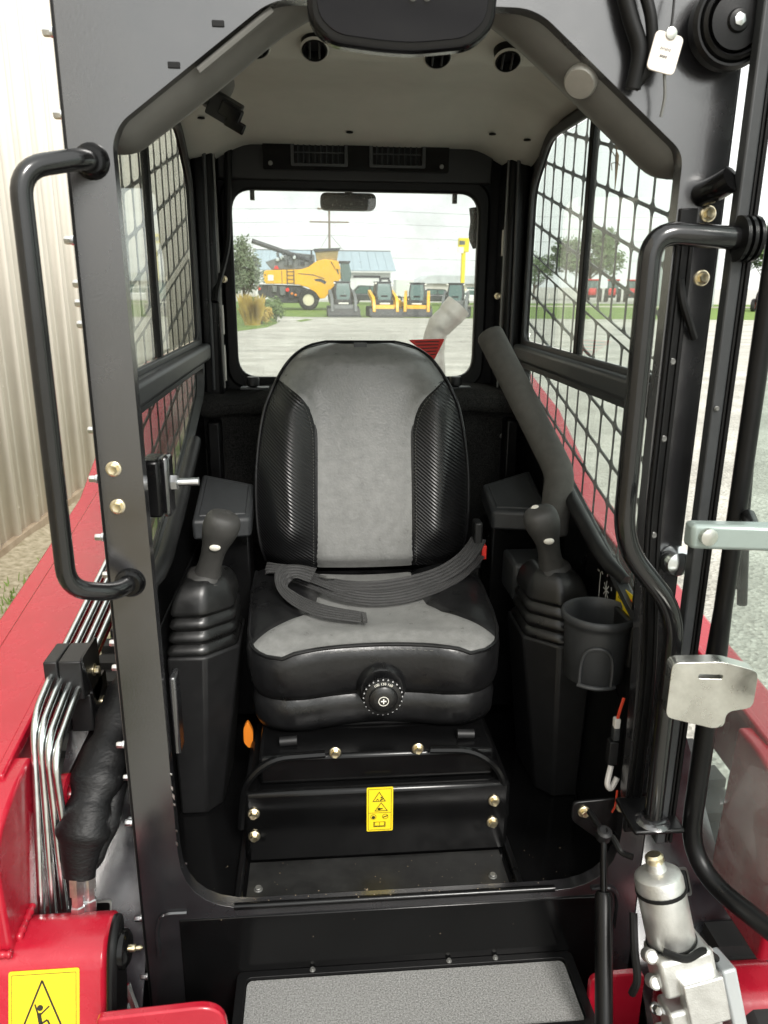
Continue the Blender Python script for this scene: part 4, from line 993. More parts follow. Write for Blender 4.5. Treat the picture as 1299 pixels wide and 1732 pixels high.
g = G(); g.box(SX-.02, .795, 1.696, SX+.012, .80, 1.7095); g.build('care_tag', 'grey_plastic', seat)
# cushion
CW = [(.245,.185),(.252,.208),(.262,.226),(.28,.243),(.32,.254),(.40,.256),(.52,.262),(.66,.262)]
CG = [(.245,.30),(.275,.272),(.290,.255),(.315,.228),(.345,.188),(.38,.152),(.44,.126),(.52,.118),(.66,.116)]
CW = [(y_, w_*1.035) for y_, w_ in CW]
cw = lambda y: lin(CW, y); cg = lambda y: min(lin(CG, y), cw(y))
def cz(x, y):
    k = abs(x)/cw(y)
    z = 1.156+.022*ss(.10,.22,abs(x))*ss(.27,.40,y)-.008*(1-min(1,abs(x)/.14)**2)*ss(.3,.4,y)-.016*k**8
    z += .012*ss(.25,.30,y) - .012 - .004*ss(.5,.66,y)
    if y > .28: z -= .003*math.exp(-((abs(x)-cg(y))/.006)**2)
    return z
def cpnt(x, y):
    v = (y-.245)/.415
    return (SX+x, y+(1-v)**6*.020*max(0, 1-(x/.15)**2), cz(x, y))
g = G(); g.grid(lambda u, v: cpnt((2*u-1)*cg(.245+.415*v**1.5), .245+.415*v**1.5), 30, 50); g.build('cushion_centre', 'leather', seat, smooth=180)
for s in (-1, 1):
    g = G(); g.grid(lambda u, v: cpnt(s*lerp(cg(.285+.375*v), cw(.285+.375*v), u), .285+.375*v), 14, 40); g.build('cushion_wing', 'carbon' if False else 'vinyl', seat, smooth=180)
ys = [.66-.415*(i/30)**.8 for i in range(31)]
front = [cpnt(.1914*math.cos(math.pi*k/16)*1.0, .245) for k in range(17)]
left = [cpnt(-cw(y), y) for y in ys]; right = [cpnt(cw(y), y) for y in reversed(ys)]
edge = left + [cpnt(-.1914+.3828*k/16, .245) for k in range(1, 16)] + right
edge = [Vector(p) for p in edge]; cen = Vector((SX, .46, 0))
def ring_at(dz, off, base=None):
    out = []
    for p in edge:
        d = Vector((p.x-cen.x, (p.y-cen.y), 0)).normalized()
        q = p+d*off; q.z = (p.z+dz) if base is None else base
        out.append(q)
    return out
def skirt_z(p, z): return z
g = G(); g.loft([ring_at(-.001,-.004), ring_at(-.006,.003), ring_at(-.030,.007), ring_at(-.07,.006), ring_at(0,.000,1.045), ring_at(0,-.008,1.030), ring_at(0,-.020,1.028)], False, False); g.build('cushion_skirt', 'vinyl', seat, smooth=70)
g = G(); g.loft([ring_at(0,-.022,1.040), ring_at(0,-.006,1.026), ring_at(0,-.001,1.005), ring_at(0,-.003,.975), ring_at(0,-.014,.956), ring_at(0,-.05,.950)], False, True); g.build('suspension_cover', 'vinyl', seat, smooth=70)
g = G(); g.tube([p+Vector((0,0,.0005)) for p in edge], .0040, 8); g.build('cushion_piping', 'vinyl', seat)
g = G()
for i in range(34, len(edge)-34):
    a = edge[i]; b = edge[i+1]; m_ = (b-a)
    for t_ in (0, .5):
        p = a+m_*t_+Vector((0,-.0058,-.009)); g.tube([p, p+m_*.28], .0007, 4)
o = g.build('stitching', 'stitch', seat); o['kind'] = 'stuff'
g = G(); g.box(SX-.19,.28,.945,SX+.19,.60,.960); g.build('seat_base', 'black_satin', seat, bevel=.006)
for s in (-1, 1):
    g = G(); g.tube([(SX+s*.20,.22,.955),(SX+s*.165,.22,.957)], .010, 10); g.build('slide_bar', 'black_plastic', seat)
# weight dial
g = G(); kc = Vector((-.011,.232,1.048)); g.lathe(kc+Vector((0,.03,.006)), (0,-1,0), [(.052,0),(.050,.012),(.043,.020)], 28); g.build('dial_boss', 'vinyl', seat)
g = G(); g.lathe(kc, (0,-1,0), [(.036,0),(.0395,.004),(.0395,.012),(.037,.016),(.030,.018),(.028,.022),(.022,.026),(.014,.0275)], 36); dl = g.build('weight_dial', 'knob_clear', seat, smooth=25)
g = G()
for k in range(24):
    a = 6.283*k/24; g.ball(kc+Vector((math.cos(a)*.0392,-.009,math.sin(a)*.0392)), .0032,.006,.0032,6,4)
o = g.build('dial_knurl', 'knob_clear', dl); o['kind'] = 'stuff'
Yk = kc.y-.0282
g = G(); ring(g, (kc.x,kc.z), .0105, .0013, Yk, XZ, 24, .0006); stroke(g, (kc.x-.0055,kc.z),(kc.x+.0055,kc.z), .0026, Yk, XZ, .0006); stroke(g, (kc.x,kc.z-.0055),(kc.x,kc.z+.0055), .0026, Yk-.0002, XZ, .0006); g.build('plus_print', 'label_white', dl, smooth=0)
def text_mesh(txt, size, name):
    c = bpy.data.curves.new(name, 'FONT'); c.body = txt; c.size = size; c.align_x = 'CENTER'; c.align_y = 'CENTER'; c.extrude = .0002
    o = bpy.data.objects.new(name, c); col.objects.link(o)
    me = bpy.data.meshes.new_from_object(o.evaluated_get(bpy.context.evaluated_depsgraph_get())); bpy.data.objects.remove(o); bpy.data.curves.remove(c)
    me.name = name; return me
for k, tx in enumerate(('100', '130', '160')):
    a = R(90+(1-k)*24); p = kc+Vector((math.cos(a)*.0335, -.0186, math.sin(a)*.0335))
    q = Matrix.Rotation(R(90), 3, 'X').to_quaternion(); q = Matrix.Rotation(-(a-R(90)), 3, 'Y').to_quaternion() @ q
    place('dial_number', text_mesh(tx, .0078, 'dial_number'), 'label_white', dl, loc=p, rot=q)

# ================================================================== SEAT BELT
def ribbon(path, nrm, width, th=.0016, n=8, ribs=True):
    P = spline(path, n); N = spline(nrm, n); loops = []
    for i, p in enumerate(P):
        t_ = (P[min(i+1,len(P)-1)]-P[max(i-1,0)]).normalized(); nn = (N[i]-t_*N[i].dot(t_)).normalized(); sd_ = t_.cross(nn)
        L = []
        for k in range(21):
            w_ = (k/20-.5)*width; bump_ = th*.5+(.0009 if k % 4 in (1,2,3) else -.0005) - (.0008 if k in (0,20) else 0); L.append(p+sd_*w_+nn*bump_)
        for k in range(20,-1,-2): L.append(p+sd_*((k/20-.5)*width)-nn*th*.5)
        loops.append(L)
    g = G(); g.loft(loops); return g
belt = thing('seat_belt', 'dark grey lap belt lying loose across the seat cushion', 'seat belt', (SX,.48,1.17))
# upper run: guide -> across the cushion -> twisted over and into the gap at the left
ribbon([(.257,.615,1.250),(.240,.588,1.236),(.205,.552,1.215),(.150,.515,1.197),(.08,.490,1.186),(.0,.474,1.181),(-.07,.480,1.183),(-.125,.505,1.190),(-.18,.545,1.196),(-.235,.595,1.190),(-.27,.655,1.165)],
       [(-.4,-.8,.4),(-.35,-.85,.45),(-.2,-.85,.5),(-.05,-.8,.6),(0,-.75,.65),(0,-.75,.65),(.1,-.6,.8),(.15,-.3,.9),(.1,-.2,.95),(.1,-.5,.85),(0,-.8,.5)], .040, n=6).build('lap_strap', 'webbing', belt, smooth=25)
ribbon([(.254,.606,1.214),(.225,.572,1.200),(.185,.530,1.188),(.125,.487,1.178),(.05,.455,1.170),(-.02,.448,1.169),(-.085,.468,1.174),(-.140,.508,1.181),(-.20,.56,1.186)],
       [(-.3,-.7,.6),(-.25,-.7,.65),(-.15,-.65,.7),(-.05,-.55,.85),(0,-.45,.9),(0,-.4,.9),(.2,-.45,.85),(.35,-.5,.75),(.3,-.5,.8)], .042, n=6).build('lower_strap', 'webbing', belt, smooth=25)
ribbon([(-.150,.500,1.208),(-.185,.512,1.214),(-.212,.505,1.212),(-.222,.475,1.203),(-.208,.440,1.192),(-.175,.402,1.182),(-.125,.372,1.174),(-.045,.350,1.167)],
       [(.2,-.6,.8),(.3,-.4,.85),(.7,-.2,.7),(.75,-.1,.6),(.45,-.2,.85),(.2,-.25,.95),(.05,-.2,1),(0,-.1,1)], .044, n=6).build('loose_strap', 'webbing', belt, smooth=25)
g = G(); g.box(-.046,.325,1.164,-.036,.366,1.1715); g.build('strap_end', 'webbing', belt, bevel=.001)
g = G(); g.box(.244,.598,1.175,.264,.642,1.295); bk_ = g.build('buckle_guide', 'black_plastic', belt, bevel=.005)
g = G(); g.box(.264,.60,1.20,.276,.62,1.235); g.build('buckle_button', 'label_red', bk_, bevel=.002)
g = G(); g.box(.242,.605,1.10,.262,.64,1.178); g.build('buckle_stalk', 'black_satin', bk_, bevel=.004)
g = G(); g.tube(fillet([(-.135,.515,1.198),(-.120,.497,1.202),(-.100,.500,1.200)], .01), .0022, 6); g.build('slider_bar', 'steel_dark', belt)

# ================================================================== JOYSTICKS
def joystick(s, label):
    cx, cy = s*.377, .383
    t = thing('joystick_control', label, 'joystick', (cx, cy, .72), 'joystick controls either side of the seat')
    sx = lambda L: [Vector((s*a, b, z)) for a, b, z in L]
    A = [(.4495,.315),(.392,.315),(.360,.352),(.352,.50),(.4495,.50)]; B = [(.4495,.293),(.372,.293),(.306,.350),(.306,.49),(.4495,.49)]
    g = G(); g.loft([sx([(a,b,.7185) for a,b in A]), sx([(a*.55+c*.45,b*.55+d*.45,.90) for (a,b),(c,d) in zip(A,B)]), sx([(a,b,1.112-.0*(a>.4)) for a,b in B])]); g.build('console', 'black_plastic', t, bevel=.006)
    B2 = [(lerp(.378,a,.96), lerp(.39,b,.96)) for a, b in B]
    # bellows
    def lp(k, z, tw=0):
        L = rpoly([(cx_+(a-cx_)*k+tw, cy+(b-cy)*k) for a, b in [(.448,.300),(.374,.300),(.313,.352),(.313,.472),(.448,.472)]], 0.013*k, 3)
        return [Vector((s*a, b, z)) for a, b in L]
    cx_ = .381
    S_ = [(.95,1.106),(1.035,1.116),(1.045,1.120),(1.035,1.125),(.985,1.133),(.90,1.139),(.90,1.141),(.995,1.149),(1.005,1.153),(.995,1.158),(.945,1.166),(.87,1.172),(.87,1.174),(.960,1.182),(.968,1.186),(.958,1.191),(.91,1.199),(.835,1.205),(.835,1.207),(.920,1.214),(.928,1.219),(.915,1.225),(.875,1.240),(.80,1.260),(.68,1.277),(.56,1.286),(.44,1.290)]
    g = G(); g.loft([lp(k, 1.106+(z-1.106)*.86, -.006*(z-1.11)/.18) for k, z in S_]); g.build('rubber_boot', 'boot_rubber', t, smooth=48)
    base = Vector((s*.373,.375,1.250)); head = Vector((s*.337,.352,1.372)); ax = (head-base).normalized()
    side = Vector((1,0,0)); side = (side-ax*side.dot(ax)).normalized(); fwd = ax.cross(side)
    g = G(); g.lathe(base, ax, [(.036,-.010),(.040,-.004),(.041,.006),(.038,.013),(.028,.020),(.022,.026)], 28); g.build('collar', 'grip_rubber', t, smooth=60)
    prof = [(0.018,.0285,.026,0,0),(.034,.0255,.0235,0,0),(.056,.0240,.0225,0,0),(.076,.0250,.0235,0,.001),(.094,.0285,.0265,s*-.001,.003),(.110,.0330,.0300,s*-.002,.003),(.126,.0365,.0330,s*-.003,.001),(.140,.0370,.0330,s*-.004,-.002),(.152,.0345,.030,s*-.004,-.004),(.161,.0275,.0235,s*-.003,-.004),(.1665,.014,.012,s*-.002,-.004)]
    PS = spline([Vector((p[0],p[1],p[2])) for p in prof], 4); PO = spline([Vector((p[0],p[3],p[4])) for p in prof], 4)
    L = []
    for a, b in zip(PS, PO):
        c = base+ax*a.x+side*b.y-fwd*b.z*0
        L.append([c+side*a.y*math.copysign(abs(math.cos(6.2832*k/24))**.85, math.cos(6.2832*k/24))+fwd*a.z*math.copysign(abs(math.sin(6.2832*k/24))**.85, math.sin(6.2832*k/24)) for k in range(24)])
    g = G(); g.loft(L); gp = g.build('grip', 'grip_rubber', t, smooth=60)
    # white thumb button on the side facing the door
    view = Vector((-.133-head.x, -1.16-head.y, 1.85-head.z)).normalized()
    out = (-fwd if fwd.y > 0 else fwd); out = out if out.y < 0 else -out
    pb = base+ax*.098+out*.0265+side*(-s*.001)
    q = (out*.98-ax*.25).normalized()
    g = G(); g.lathe((0,0,0), (0,0,1), [(.0092,-.004),(.0092,.002),(.0075,.0045),(.003,.0055)], 18); me = g.mesh('thumb_button', 60)
    o = place('thumb_button', me, 'button_white', gp, loc=pb, rot=Vector((0,0,1)).rotation_difference(q)); o.scale = (1.25, .85, 1)
    g = G(); g.lathe(base+ax*.158-side*s*.010+out*-.008, ax, [(.010,-.003),(.010,.006),(.007,.009)], 14); g.build('top_button', 'grip_rubber' if s < 0 else 'button_white', gp)
    g = G(); g.ball(base+ax*.10-side*s*.026+out*.004, .004, .005, .004, 8, 6); g.build('side_switch', 'button_white', gp)
    return t
joystick(-1, 'left joystick leaning toward the seat, on a tall black bellows console')
joystick(1, 'right joystick behind the cup holder, on a tall black bellows console')
# armrest block behind the right joystick
g = G(); g.box(.325,.52,1.12,.44,.64,1.215); g.build('side_box', 'grey_plastic', cab, bevel=.01)
# ================================================================== CUP HOLDER
cup = thing('cup_holder', 'black plastic cup holder in front of the right joystick', 'cup holder', (.394,.150,1.12))
c = Vector((.394,.150,1.120))
g = G(); g.lathe(c, (0,0,1), [(.050,0),(.056,.004),(.062,.11),(.0635,.120),(.0690,.124),(.0705,.130),(.0690,.137),(.0650,.139),(.0615,.134),(.0590,.115),(.052,.010),(.03,.008)], 48); g.build('cup', 'grey_plastic', cup, smooth=60)
g = G()
pts = [(-.030,.004),(-.030,.045),(-.024,.072),(-.010,.085),(.010,.085),(.024,.072),(.030,.045),(.030,.004)]
P3 = []
for x, z in pts:
    r_ = .0585+.0045*z/.11; a_ = x/r_-.28; P3.append(c+Vector((math.sin(a_)*r_, -math.cos(a_)*r_, z)))
g.tube(spline(P3, 4), .0035, 8); g.build('arch_rim', 'grey_plastic', cup)
g = G(); g.tube(spline([c+Vector((math.sin(a_)*.0585,-math.cos(a_)*.0585,.004-.010*math.sin((a_+.85)/1.1*3.1)*0)) for a_ in (-.85,-.55,-.2,.15,.4)], 5), .0045, 8); g.build('foot_rim', 'grey_plastic', cup)
g = G(); g.box(.440,.10,1.16,.4515,.20,1.25); g.build('mount', 'black_plastic', cup, bevel=.004)
# ================================================================== MIRROR
mi = thing('interior_mirror', 'wide dark interior mirror with rounded corners under the cab roof', 'mirror', (-.018,-.03,2.17))
def mtilt(a, b, d): return (a, -.034+d+(b-2.15)*-.30, b+(.004 if a > 0 else 0)*(a/.1))
MB_ = rpoly([(-.140,2.262),(-.138,2.168),(-.112,2.146),(-.018,2.137),(.076,2.144),(.103,2.166),(.103,2.262)], [.01,.03,.02,.09,.02,.03,.01], 6)
g = G(); g.prism(MB_, mtilt, -.008, .020); g.build('mirror_housing', 'lens_black', mi, bevel=.007, seg=3)
g = G(); g.prism([(lerp(-.018,a,.90), lerp(2.215,b,.86)) for a, b in MB_], mtilt, -.0105, -.0081); g.build('mirror_glass', 'mirror_face', mi, bevel=.001)
for x in (-.006,.012): bolt(SCREW, mtilt(x, 2.196, -.0106), (0,-1,-.2), mi, s=.6)
g = G(); g.tube([(-.018,-.03,2.245),(-.018,.0,2.27)], .010, 10); g.build('mirror_stem', 'black_plastic', mi)
# ================================================================== LAP BAR
lb_ = thing('lap_bar', 'thick grey foam covered safety bar raised beside the seat on the right', 'safety bar', (.41,.5,1.3))
pth = fillet([(.402,.485,1.300),(.413,.50,1.440),(.400,.53,1.475),(.290,.745,1.735)], .05, 8)
g = G(); g.tube(pth, .0335, 22); g.build('foam_sleeve', 'foam', lb_, smooth=50, bevel=.006)
dd = (Vector((.290,.745,1.735))-Vector((.400,.53,1.475))).normalized()
g = G(); g.lathe(Vector((.290,.745,1.735)), dd, [(.0225,-.02),(.0225,.0012),(.014,.0016)], 20); g.build('end_cap', 'foam', lb_)
g = G(); g.tube(fillet([(.402,.487,1.31),(.400,.49,1.22),(.43,.60,1.14)], .04), .014, 12); g.build('bar_tube', 'black_satin', lb_)
# ================================================================== KEY TAG, HORN, CABLES
kt = thing('key_tag', 'small white rounded tag hanging at the top of the right pillar', 'tag', (.337,-.035,2.15))
Mt = Matrix.Translation((.3375,-.036,2.150)) @ Matrix.Rotation(R(12),4,'Y')
g = G(); g.prism(rrect(-.020,-.024,.020,.024,.008), XZ, 0, .003); g.v = [tuple(Mt @ Vector(p)) for p in g.v]; tg_ = g.build('card', 'tag_paper', kt, bevel=.0008)
g = G()
for x0, x1, z in ((-.008,.007,.004),(-.006,.004,-.005)):
    n_ = 7
    for k in range(n_): 
        xa = x0+(x1-x0)*k/n_; stroke(g, (xa,z-.0018+.0006*(k%3)),(xa+.0008,z+.0018-.0007*(k%2)), .0009, -.0006)
g.v = [tuple(Mt @ Vector(p)) for p in g.v]; o = g.build('print', 'label_ink', tg_, smooth=0); o['kind'] = 'stuff'
g = G(); g.tube(spline([(.341,-.034,2.17),(.345,-.03,2.19),(.349,-.02,2.23)], 5), .0018, 6); g.build('cord', 'seal', kt)
g = G(); g.lathe((.343,-.034,2.173),(0,-1,0),[(.0075,0),(.0075,.004),(.004,.005)],12); g.build('eyelet','latch_metal',kt)
g = G(); g.tube(spline([(.341,-.030,2.130),(.347,-.026,2.10),(.346,-.022,2.075)], 5), .0022, 6); g.build('ball_chain', 'steel_dark', kt)
hn = thing('round_horn', 'round ringed black horn cover at the top right corner', 'horn', (.428,-.05,2.185))
g = G(); g.lathe((.428,-.012,2.188),(0,-1,0),[(.052,0),(.056,.008),(.056,.022),(.052,.028),(.049,.028),(.047,.024),(.045,.030),(.041,.034),(.038,.030),(.036,.020),(.034,.032),(.015,.034),(.013,.038),(.004,.040)],40); g.build('cover','black_satin',hn,smooth=25)
g = G(); g.lathe((.428,-.050,2.188),(0,-1,0),[(.008,0),(.008,.003),(.003,.005)],6); g.build('centre_screw','zinc',hn)
cables = (([(.275,-.015,2.24),(.292,-.018,2.195),(.308,-.02,2.155),(.305,-.016,2.11)], .011, 'outer black cable running down the upper right corner'), ([(.300,-.02,2.24),(.318,-.026,2.19),(.323,-.022,2.14),(.306,-.014,2.112)], .008, 'inner black cable beside the white tag'))
for P, r_, la in cables:
    g = G(); g.tube(spline(P, 6), r_, 10); tag(g.build('wiring_cable', 'seal'), la, 'cable', 'cables in the upper right corner')
# insect on the right window guard
g = G(); g.tube([(.466,.462,2.108),(.467,.459,2.098),(.467,.457,2.085),(.466,.453,2.06),(.465,.450,2.035)], [.001,.0042,.0036,.0022,.0008], 8)
for a, b in (((.466,.458,2.098),(.466,.432,2.115)),((.466,.458,2.094),(.466,.486,2.112)),((.466,.457,2.088),(.466,.437,2.078)),((.466,.457,2.086),(.466,.478,2.074)),((.466,.461,2.105),(.466,.452,2.122))): g.tube([a, (Vector(a)+Vector(b))/2+Vector((-.006,0,.006)), b], .0008, 5)
tag(g.build('insect', 'insect'), 'slender brown insect clinging to the upper right window guard', 'insect')
# ================================================================== EXHAUST, REAR LAMP
ex = thing('exhaust_stack', 'grey bent exhaust pipe rising behind the rear window', 'exhaust pipe', (.40,2.3,1.2))
g = G(); g.tube(spline([(.402,2.3,1.15),(.395,2.3,1.45),(.385,2.3,1.58),(.400,2.3,1.66),(.450,2.3,1.715),(.492,2.3,1.765)], 6), [.048]*12+[.05]*7+[.056]*6+[.06]*6, 20, True); g.build('pipe', 'exhaust_steel', ex, smooth=60)
g = G(); g.lathe((.402,2.3,1.2),(0,0,1),[(.06,0),(.06,.03),(.05,.04)],20); g.build('clamp_ring','steel_dark',ex)
wl = thing('rear_work_lamp', 'dark oblong work lamp hanging outside above the rear window', 'lamp', (-.033,1.34,2.09))
g = G(); g.prism(rrect(-.116,2.064,.052,2.112,.02), XZ, 1.31, 1.37); g.build('housing','mach_dark',wl,bevel=.008)
g = G(); g.prism(rrect(-.106,2.071,.042,2.105,.016), XZ, 1.305, 1.3099); g.build('lens','lens_black',wl)
g = G(); g.tube([(-.03,1.34,2.11),(-.03,1.34,2.2)],.012,8); g.build('bracket','mach_dark',wl)
g = G(); g.box(-.47,1.23,2.13,.47,1.50,2.30); g.build('roof_overhang','black_satin',cab,bevel=.02)
# ================================================================== LIFT ARMS
def lift_arm(s, label):
    t = thing('lift_arm', label, 'lift arm', (s*.73,.3,.5), 'lift arms either side of the cab')
    PA = [(-.03,1.072),(.36,1.128),(.75,1.185),(1.15,1.25),(1.55,1.42),(2.2,1.56),(2.35,1.40),(1.6,1.22),(1.15,1.06),(.3,.95),(-.03,.92)]
    XO = .80 if s < 0 else .742
    g = G(); g.prism(PA, YZ, *sorted((s*.665, s*XO))); ab = g.build('beam', 'red_paint', t, bevel=.008)
    if s < 0: g = G(); g.prism([(y,z-.028) for y,z in PA[:6]]+[(y,z-.045) for y,z in reversed(PA[:6])], YZ, *sorted((s*.80, s*.855))); g.build('outer_flange', 'red_paint', t, bevel=.004)
    g = G(); g.prism([(y,z+.0045) for y,z in PA[:6]]+[(y,z-.02) for y,z in reversed(PA[:6])], YZ, *sorted((s*.655, s*.672))); g.build('top_edge', 'red_paint', t, bevel=.004)
    # front knee: column down to the coupler box
    g = G(); g.prism(rpoly([(-.15,1.03),(-.035,1.068),(.03,1.072),(.05,.70),(-.14,.70)], [.06,.03,.01,.01,.01], 5), YZ, *sorted((s*.630, s*XO))); g.build('knee_column', 'red_paint', t, bevel=.02, seg=3)
    hz_ = 0 if s < 0 else -.20
    bx_ = rpoly([(-.085,.836),(-.152,.828),(-.235,.59),(-.235,.42),(-.06,.42),(-.06,.825)], [.008,.03,.02,.01,.01,.01], 4)
    bx_ = [(y_, z_+hz_) for y_, z_ in bx_]
    g = G(); g.prism(bx_, YZ, *sorted((s*.484, s*.70))); kb = g.build('coupler_box', 'red_paint', t, bevel=.008, seg=3)
    if s < 0:
        # label on the sloping front face
        def fp(a, b, d):   # a along x, b down the slope from the top edge
            e = Vector((0,-.083,-.244)).normalized(); n_ = Vector((0,-.947,.322)).normalized(); p = Vector((a,-.152,.828))+e*(b-.018)+n_*(.0085*0+d); return tuple(p)
        g = G(); g.prism(rrect(-.632,.040,-.524,.19,.004), fp, .0004, .0016); lb = g.build('warning_label', 'yellow_label', t, label='yellow slip hazard label on the red arm')
        g = G(); frame2(g,-.627,.046,-.529,.184,.0009,.0018,fp,.0003)
        A = [(-.581,.056),(-.534,.170),(-.628,.170)]
        for i in range(3): stroke(g, A[i], A[(i+1)%3], .003, .0018, fp, .0003)
        dot(g,(-.584,.098),.0048,.0018,fp,12,.0003)
        for a,b,w_ in (((-.592,.092),(-.587,.108),.0026),((-.570,.096),(-.583,.108),.0026),((-.586,.106),(-.583,.124),.0062),((-.583,.123),(-.573,.117),.003),((-.573,.117),(-.568,.128),.003),((-.586,.123),(-.580,.130),.0035)): stroke(g,a,b,w_,.0018,fp,.0003)
        g.build('print', 'label_ink', lb, smooth=0)
        # pivot link with grease nipple
        g = G(); g.prism(rpoly([(-.165,.86),(-.105,.875),(-.125,.74),(-.205,.52),(-.262,.54),(-.225,.70)],.03,5), YZ, -.4775,-.462); pl = g.build('pivot_link','black_satin',t,bevel=.006)
        g = G(); g.lathe((-.462,-.143,.822),(1,0,0),[(.030,0),(.030,.008),(.022,.014),(.016,.014)],22); g.build('pivot_pin','black_gloss',pl)
        g = G(); g.lathe((-.449,-.143,.822),(1,0,0),[(.006,0),(.006,.009),(.0035,.011),(.004,.018),(.0015,.021)],10); g.build('grease_nipple','gold_zinc',pl)
        g = G(); g.lathe((-.462,-.205,.665),(1,0,0),[(.022,0),(.022,.012),(.014,.013),(.014,.026)],6); g.build('pivot_nut','latch_metal',pl)
        # rigid hydraulic pipes
        for k in range(4):
            x = -.6215+.0152*k; dz = -.010*k
            P = fillet([(x,1.10,1.335+dz),(x,.56,1.236+dz),(x,.16-.006*k,1.172+dz),(x+.0,.035-.018*k,1.140+dz*1.4),(x+.004,-.052+.012*k,.80)], .045, 6)
            g = G(); g.tube(P, .0066, 12); g.build('hydraulic_pipe', 'chrome_pipe', t)
        for (y0, z0, lo) in ((.172,1.116,0),(.205,1.030,1)):
            g = G(); g.box(-.633,y0-.040,z0,-.608,y0+.040,z0+.078); cl = g.build('pipe_clamp','black_plastic',t,bevel=.003)
            g = G(); g.box(-.6065,y0-.040,z0,-.566,y0+.040,z0+.078); g.build('clamp_half','black_plastic',cl,bevel=.003)
            g = G(); g.prism(rpoly([(y0-.05,z0+.088),(y0+.046,z0+.088),(y0+.05,z0-.02),(y0+.01,z0-.035)],.01,3), YZ, -.5645,-.560); g.build('clamp_plate','black_satin',cl)
            bolt(BOLT, (-.560,y0+.01,z0+.035), (1,0,0), cl, s=1.0)
        g = G(); g.lathe((-.585,.02,1.00),(1,0,0),[(.034,0),(.034,.012),(.020,.014),(.018,.004)],22); g.build('hose_eye','red_paint',t)
        g = G(); g.tube(spline([(-.575,.00,.99),(-.560,-.045,.91),(-.545,-.075,.80)],6),.005,8); g.build('thin_pipe','latch_metal',t)
        for k in range(3):
            g = G(); g.tube([(-.475,-.10-.02*k,.70-.02*k),(-.43,-.15-.015*k,.60-.02*k)],.008,8); g.build('lower_pipe','chrome_pipe',t)
    return t
def weld(path, r, parent, mt='red_paint'):
    P = [Vector(p) for p in path]; Q = []
    for a_, b_ in zip(P, P[1:]):
        n_ = max(3, int((b_-a_).length/.004))
        Q += [a_.lerp(b_, i/n_) for i in range(n_)]
    Q.append(P[-1]); g = G(); g.tube(Q, [r*(1+.22*math.sin(i*2.1)+.10*math.sin(i*.73)) for i in range(len(Q))], 8); return g.build('weld_bead', mt, parent, smooth=80)
WL = lift_arm(-1, 'red steel lift arm running along the left side with silver pipes')
WR = lift_arm(1, 'red steel lift arm on the right, behind window guard and door glass')
for s, t_ in ((-1, WL), (1, WR)):
    if s < 0:
        weld([(s*.626,-.142,.70),(s*.626,-.120,.838),(s*.626,-.06,.840)], .006, t_)
        weld([(s*.628,-.150,.832),(s*.70,-.150,.834)], .006, t_)
    weld([(s*.6625,.03,1.078),(s*.6625,.36,1.124),(s*.6625,.75,1.181),(s*.6625,1.15,1.246)], .0035, t_)
    weld([(s*.664,.045,1.04),(s*.664,.05,.93)], .006, t_)
# ================================================================== LOWER BODY
ch = thing('track_undercarriage', 'black lower body and engine housing of the loader below the cab', 'undercarriage', (0,1,0))
g = G(); g.box(-.60,.10,.30,.60,2.5,.69); g.build('chassis','black_satin',ch,bevel=.02)
g = G(); g.box(-.55,1.26,.68,.55,2.6,1.24); g.build('engine_hood','black_satin',ch,bevel=.05)
# leaning fender panel with a slot, left and right of the cab
for s in (-1, 1):
    def fe(a, b, d): return (s*a, .02+(b-.62)*.9+d, b)
    H = rrect(.548,.667,.607,.700,.006)
    fp_ = plate([(.4735,.50),(.70,.50),(.66,1.00),(.4735,1.00)], [H], fe, 0, .006, 'fender_panel', 'fender' if 'fender' in MATS else material('fender',(.030,.030,.036),.22,spec=1.0,ior=1.7,noise=.4,nscale=9,rvar=.12,bump=.05,bscale=60), ch)
    g = G(); g.prism(rrect(.545,.664,.610,.703,.006), fe, .04, .045); g.build('slot_back','seal',fp_)
    plate(rrect(.545,.664,.610,.703,.006), [H], fe, -.002, .0, 'slot_rim', 'steel_dark', fp_)
    g = G(); g.prism(rrect(-.35,.02,1.9,.62,.28,6), YZ, *sorted((s*.605,s*.90))); tk = g.build('track','tyre',ch,bevel=.02)
    LUG = G(); LUG.box(-.14,-.03,0,.14,.03,.025); lm = LUG.mesh('track_lug',0); lm.materials.append(MATS['tyre'])
    for k in range(14): place('track_lug', lm, None, tk, loc=(s*.753,-.02+k*.125,.619))
g = G(); g.box(-.72,.30,.70,-.50,1.2,.715); g.build('side_ledge','tank_brown',ch)
g = G(); g.tube([(-.51,.60,1.13),(-.60,.05,.95)],.016,8); g.build('edge_tube','black_satin',ch)
# ================================================================== SLEEVED HOSE
hs_ = thing('hose_bundle', 'black fabric sleeved hose bundle beside the silver pipes', 'hose', (-.53,.1,.9))
P = spline([(-.492,.26,1.118),(-.497,.20,1.10),(-.512,.105,1.065),(-.527,.035,1.02),(-.538,-.012,.975),(-.545,-.035,.93),(-.548,-.048,.885)], 7)
rr = [.016,.020,.026,.030,.033,.034,.035]+[.036+.004*math.sin(i*.6)+.0022*math.sin(i*1.3+1) for i in range(len(P)-16)]+[.033,.031,.029,.028,.027,.026,.025,.024,.024]
g = G(); g.tube(P, [q*1.15 for q in rr[:len(P)]], 20, True, .74); g.build('sleeve','sleeve',hs_,smooth=80)
P2 = spline([(-.500,.17,1.06),(-.505,.09,1.02),(-.510,.03,.97),(-.522,-.01,.925),(-.538,-.035,.89)], 7)
g = G(); g.tube(P2, [.016+.010*math.sin(3.14*i/(len(P2)-1))+.002*math.sin(i*.8) for i in range(len(P2))], 16, True, .7); g.build('second_sleeve','sleeve',hs_,smooth=80)
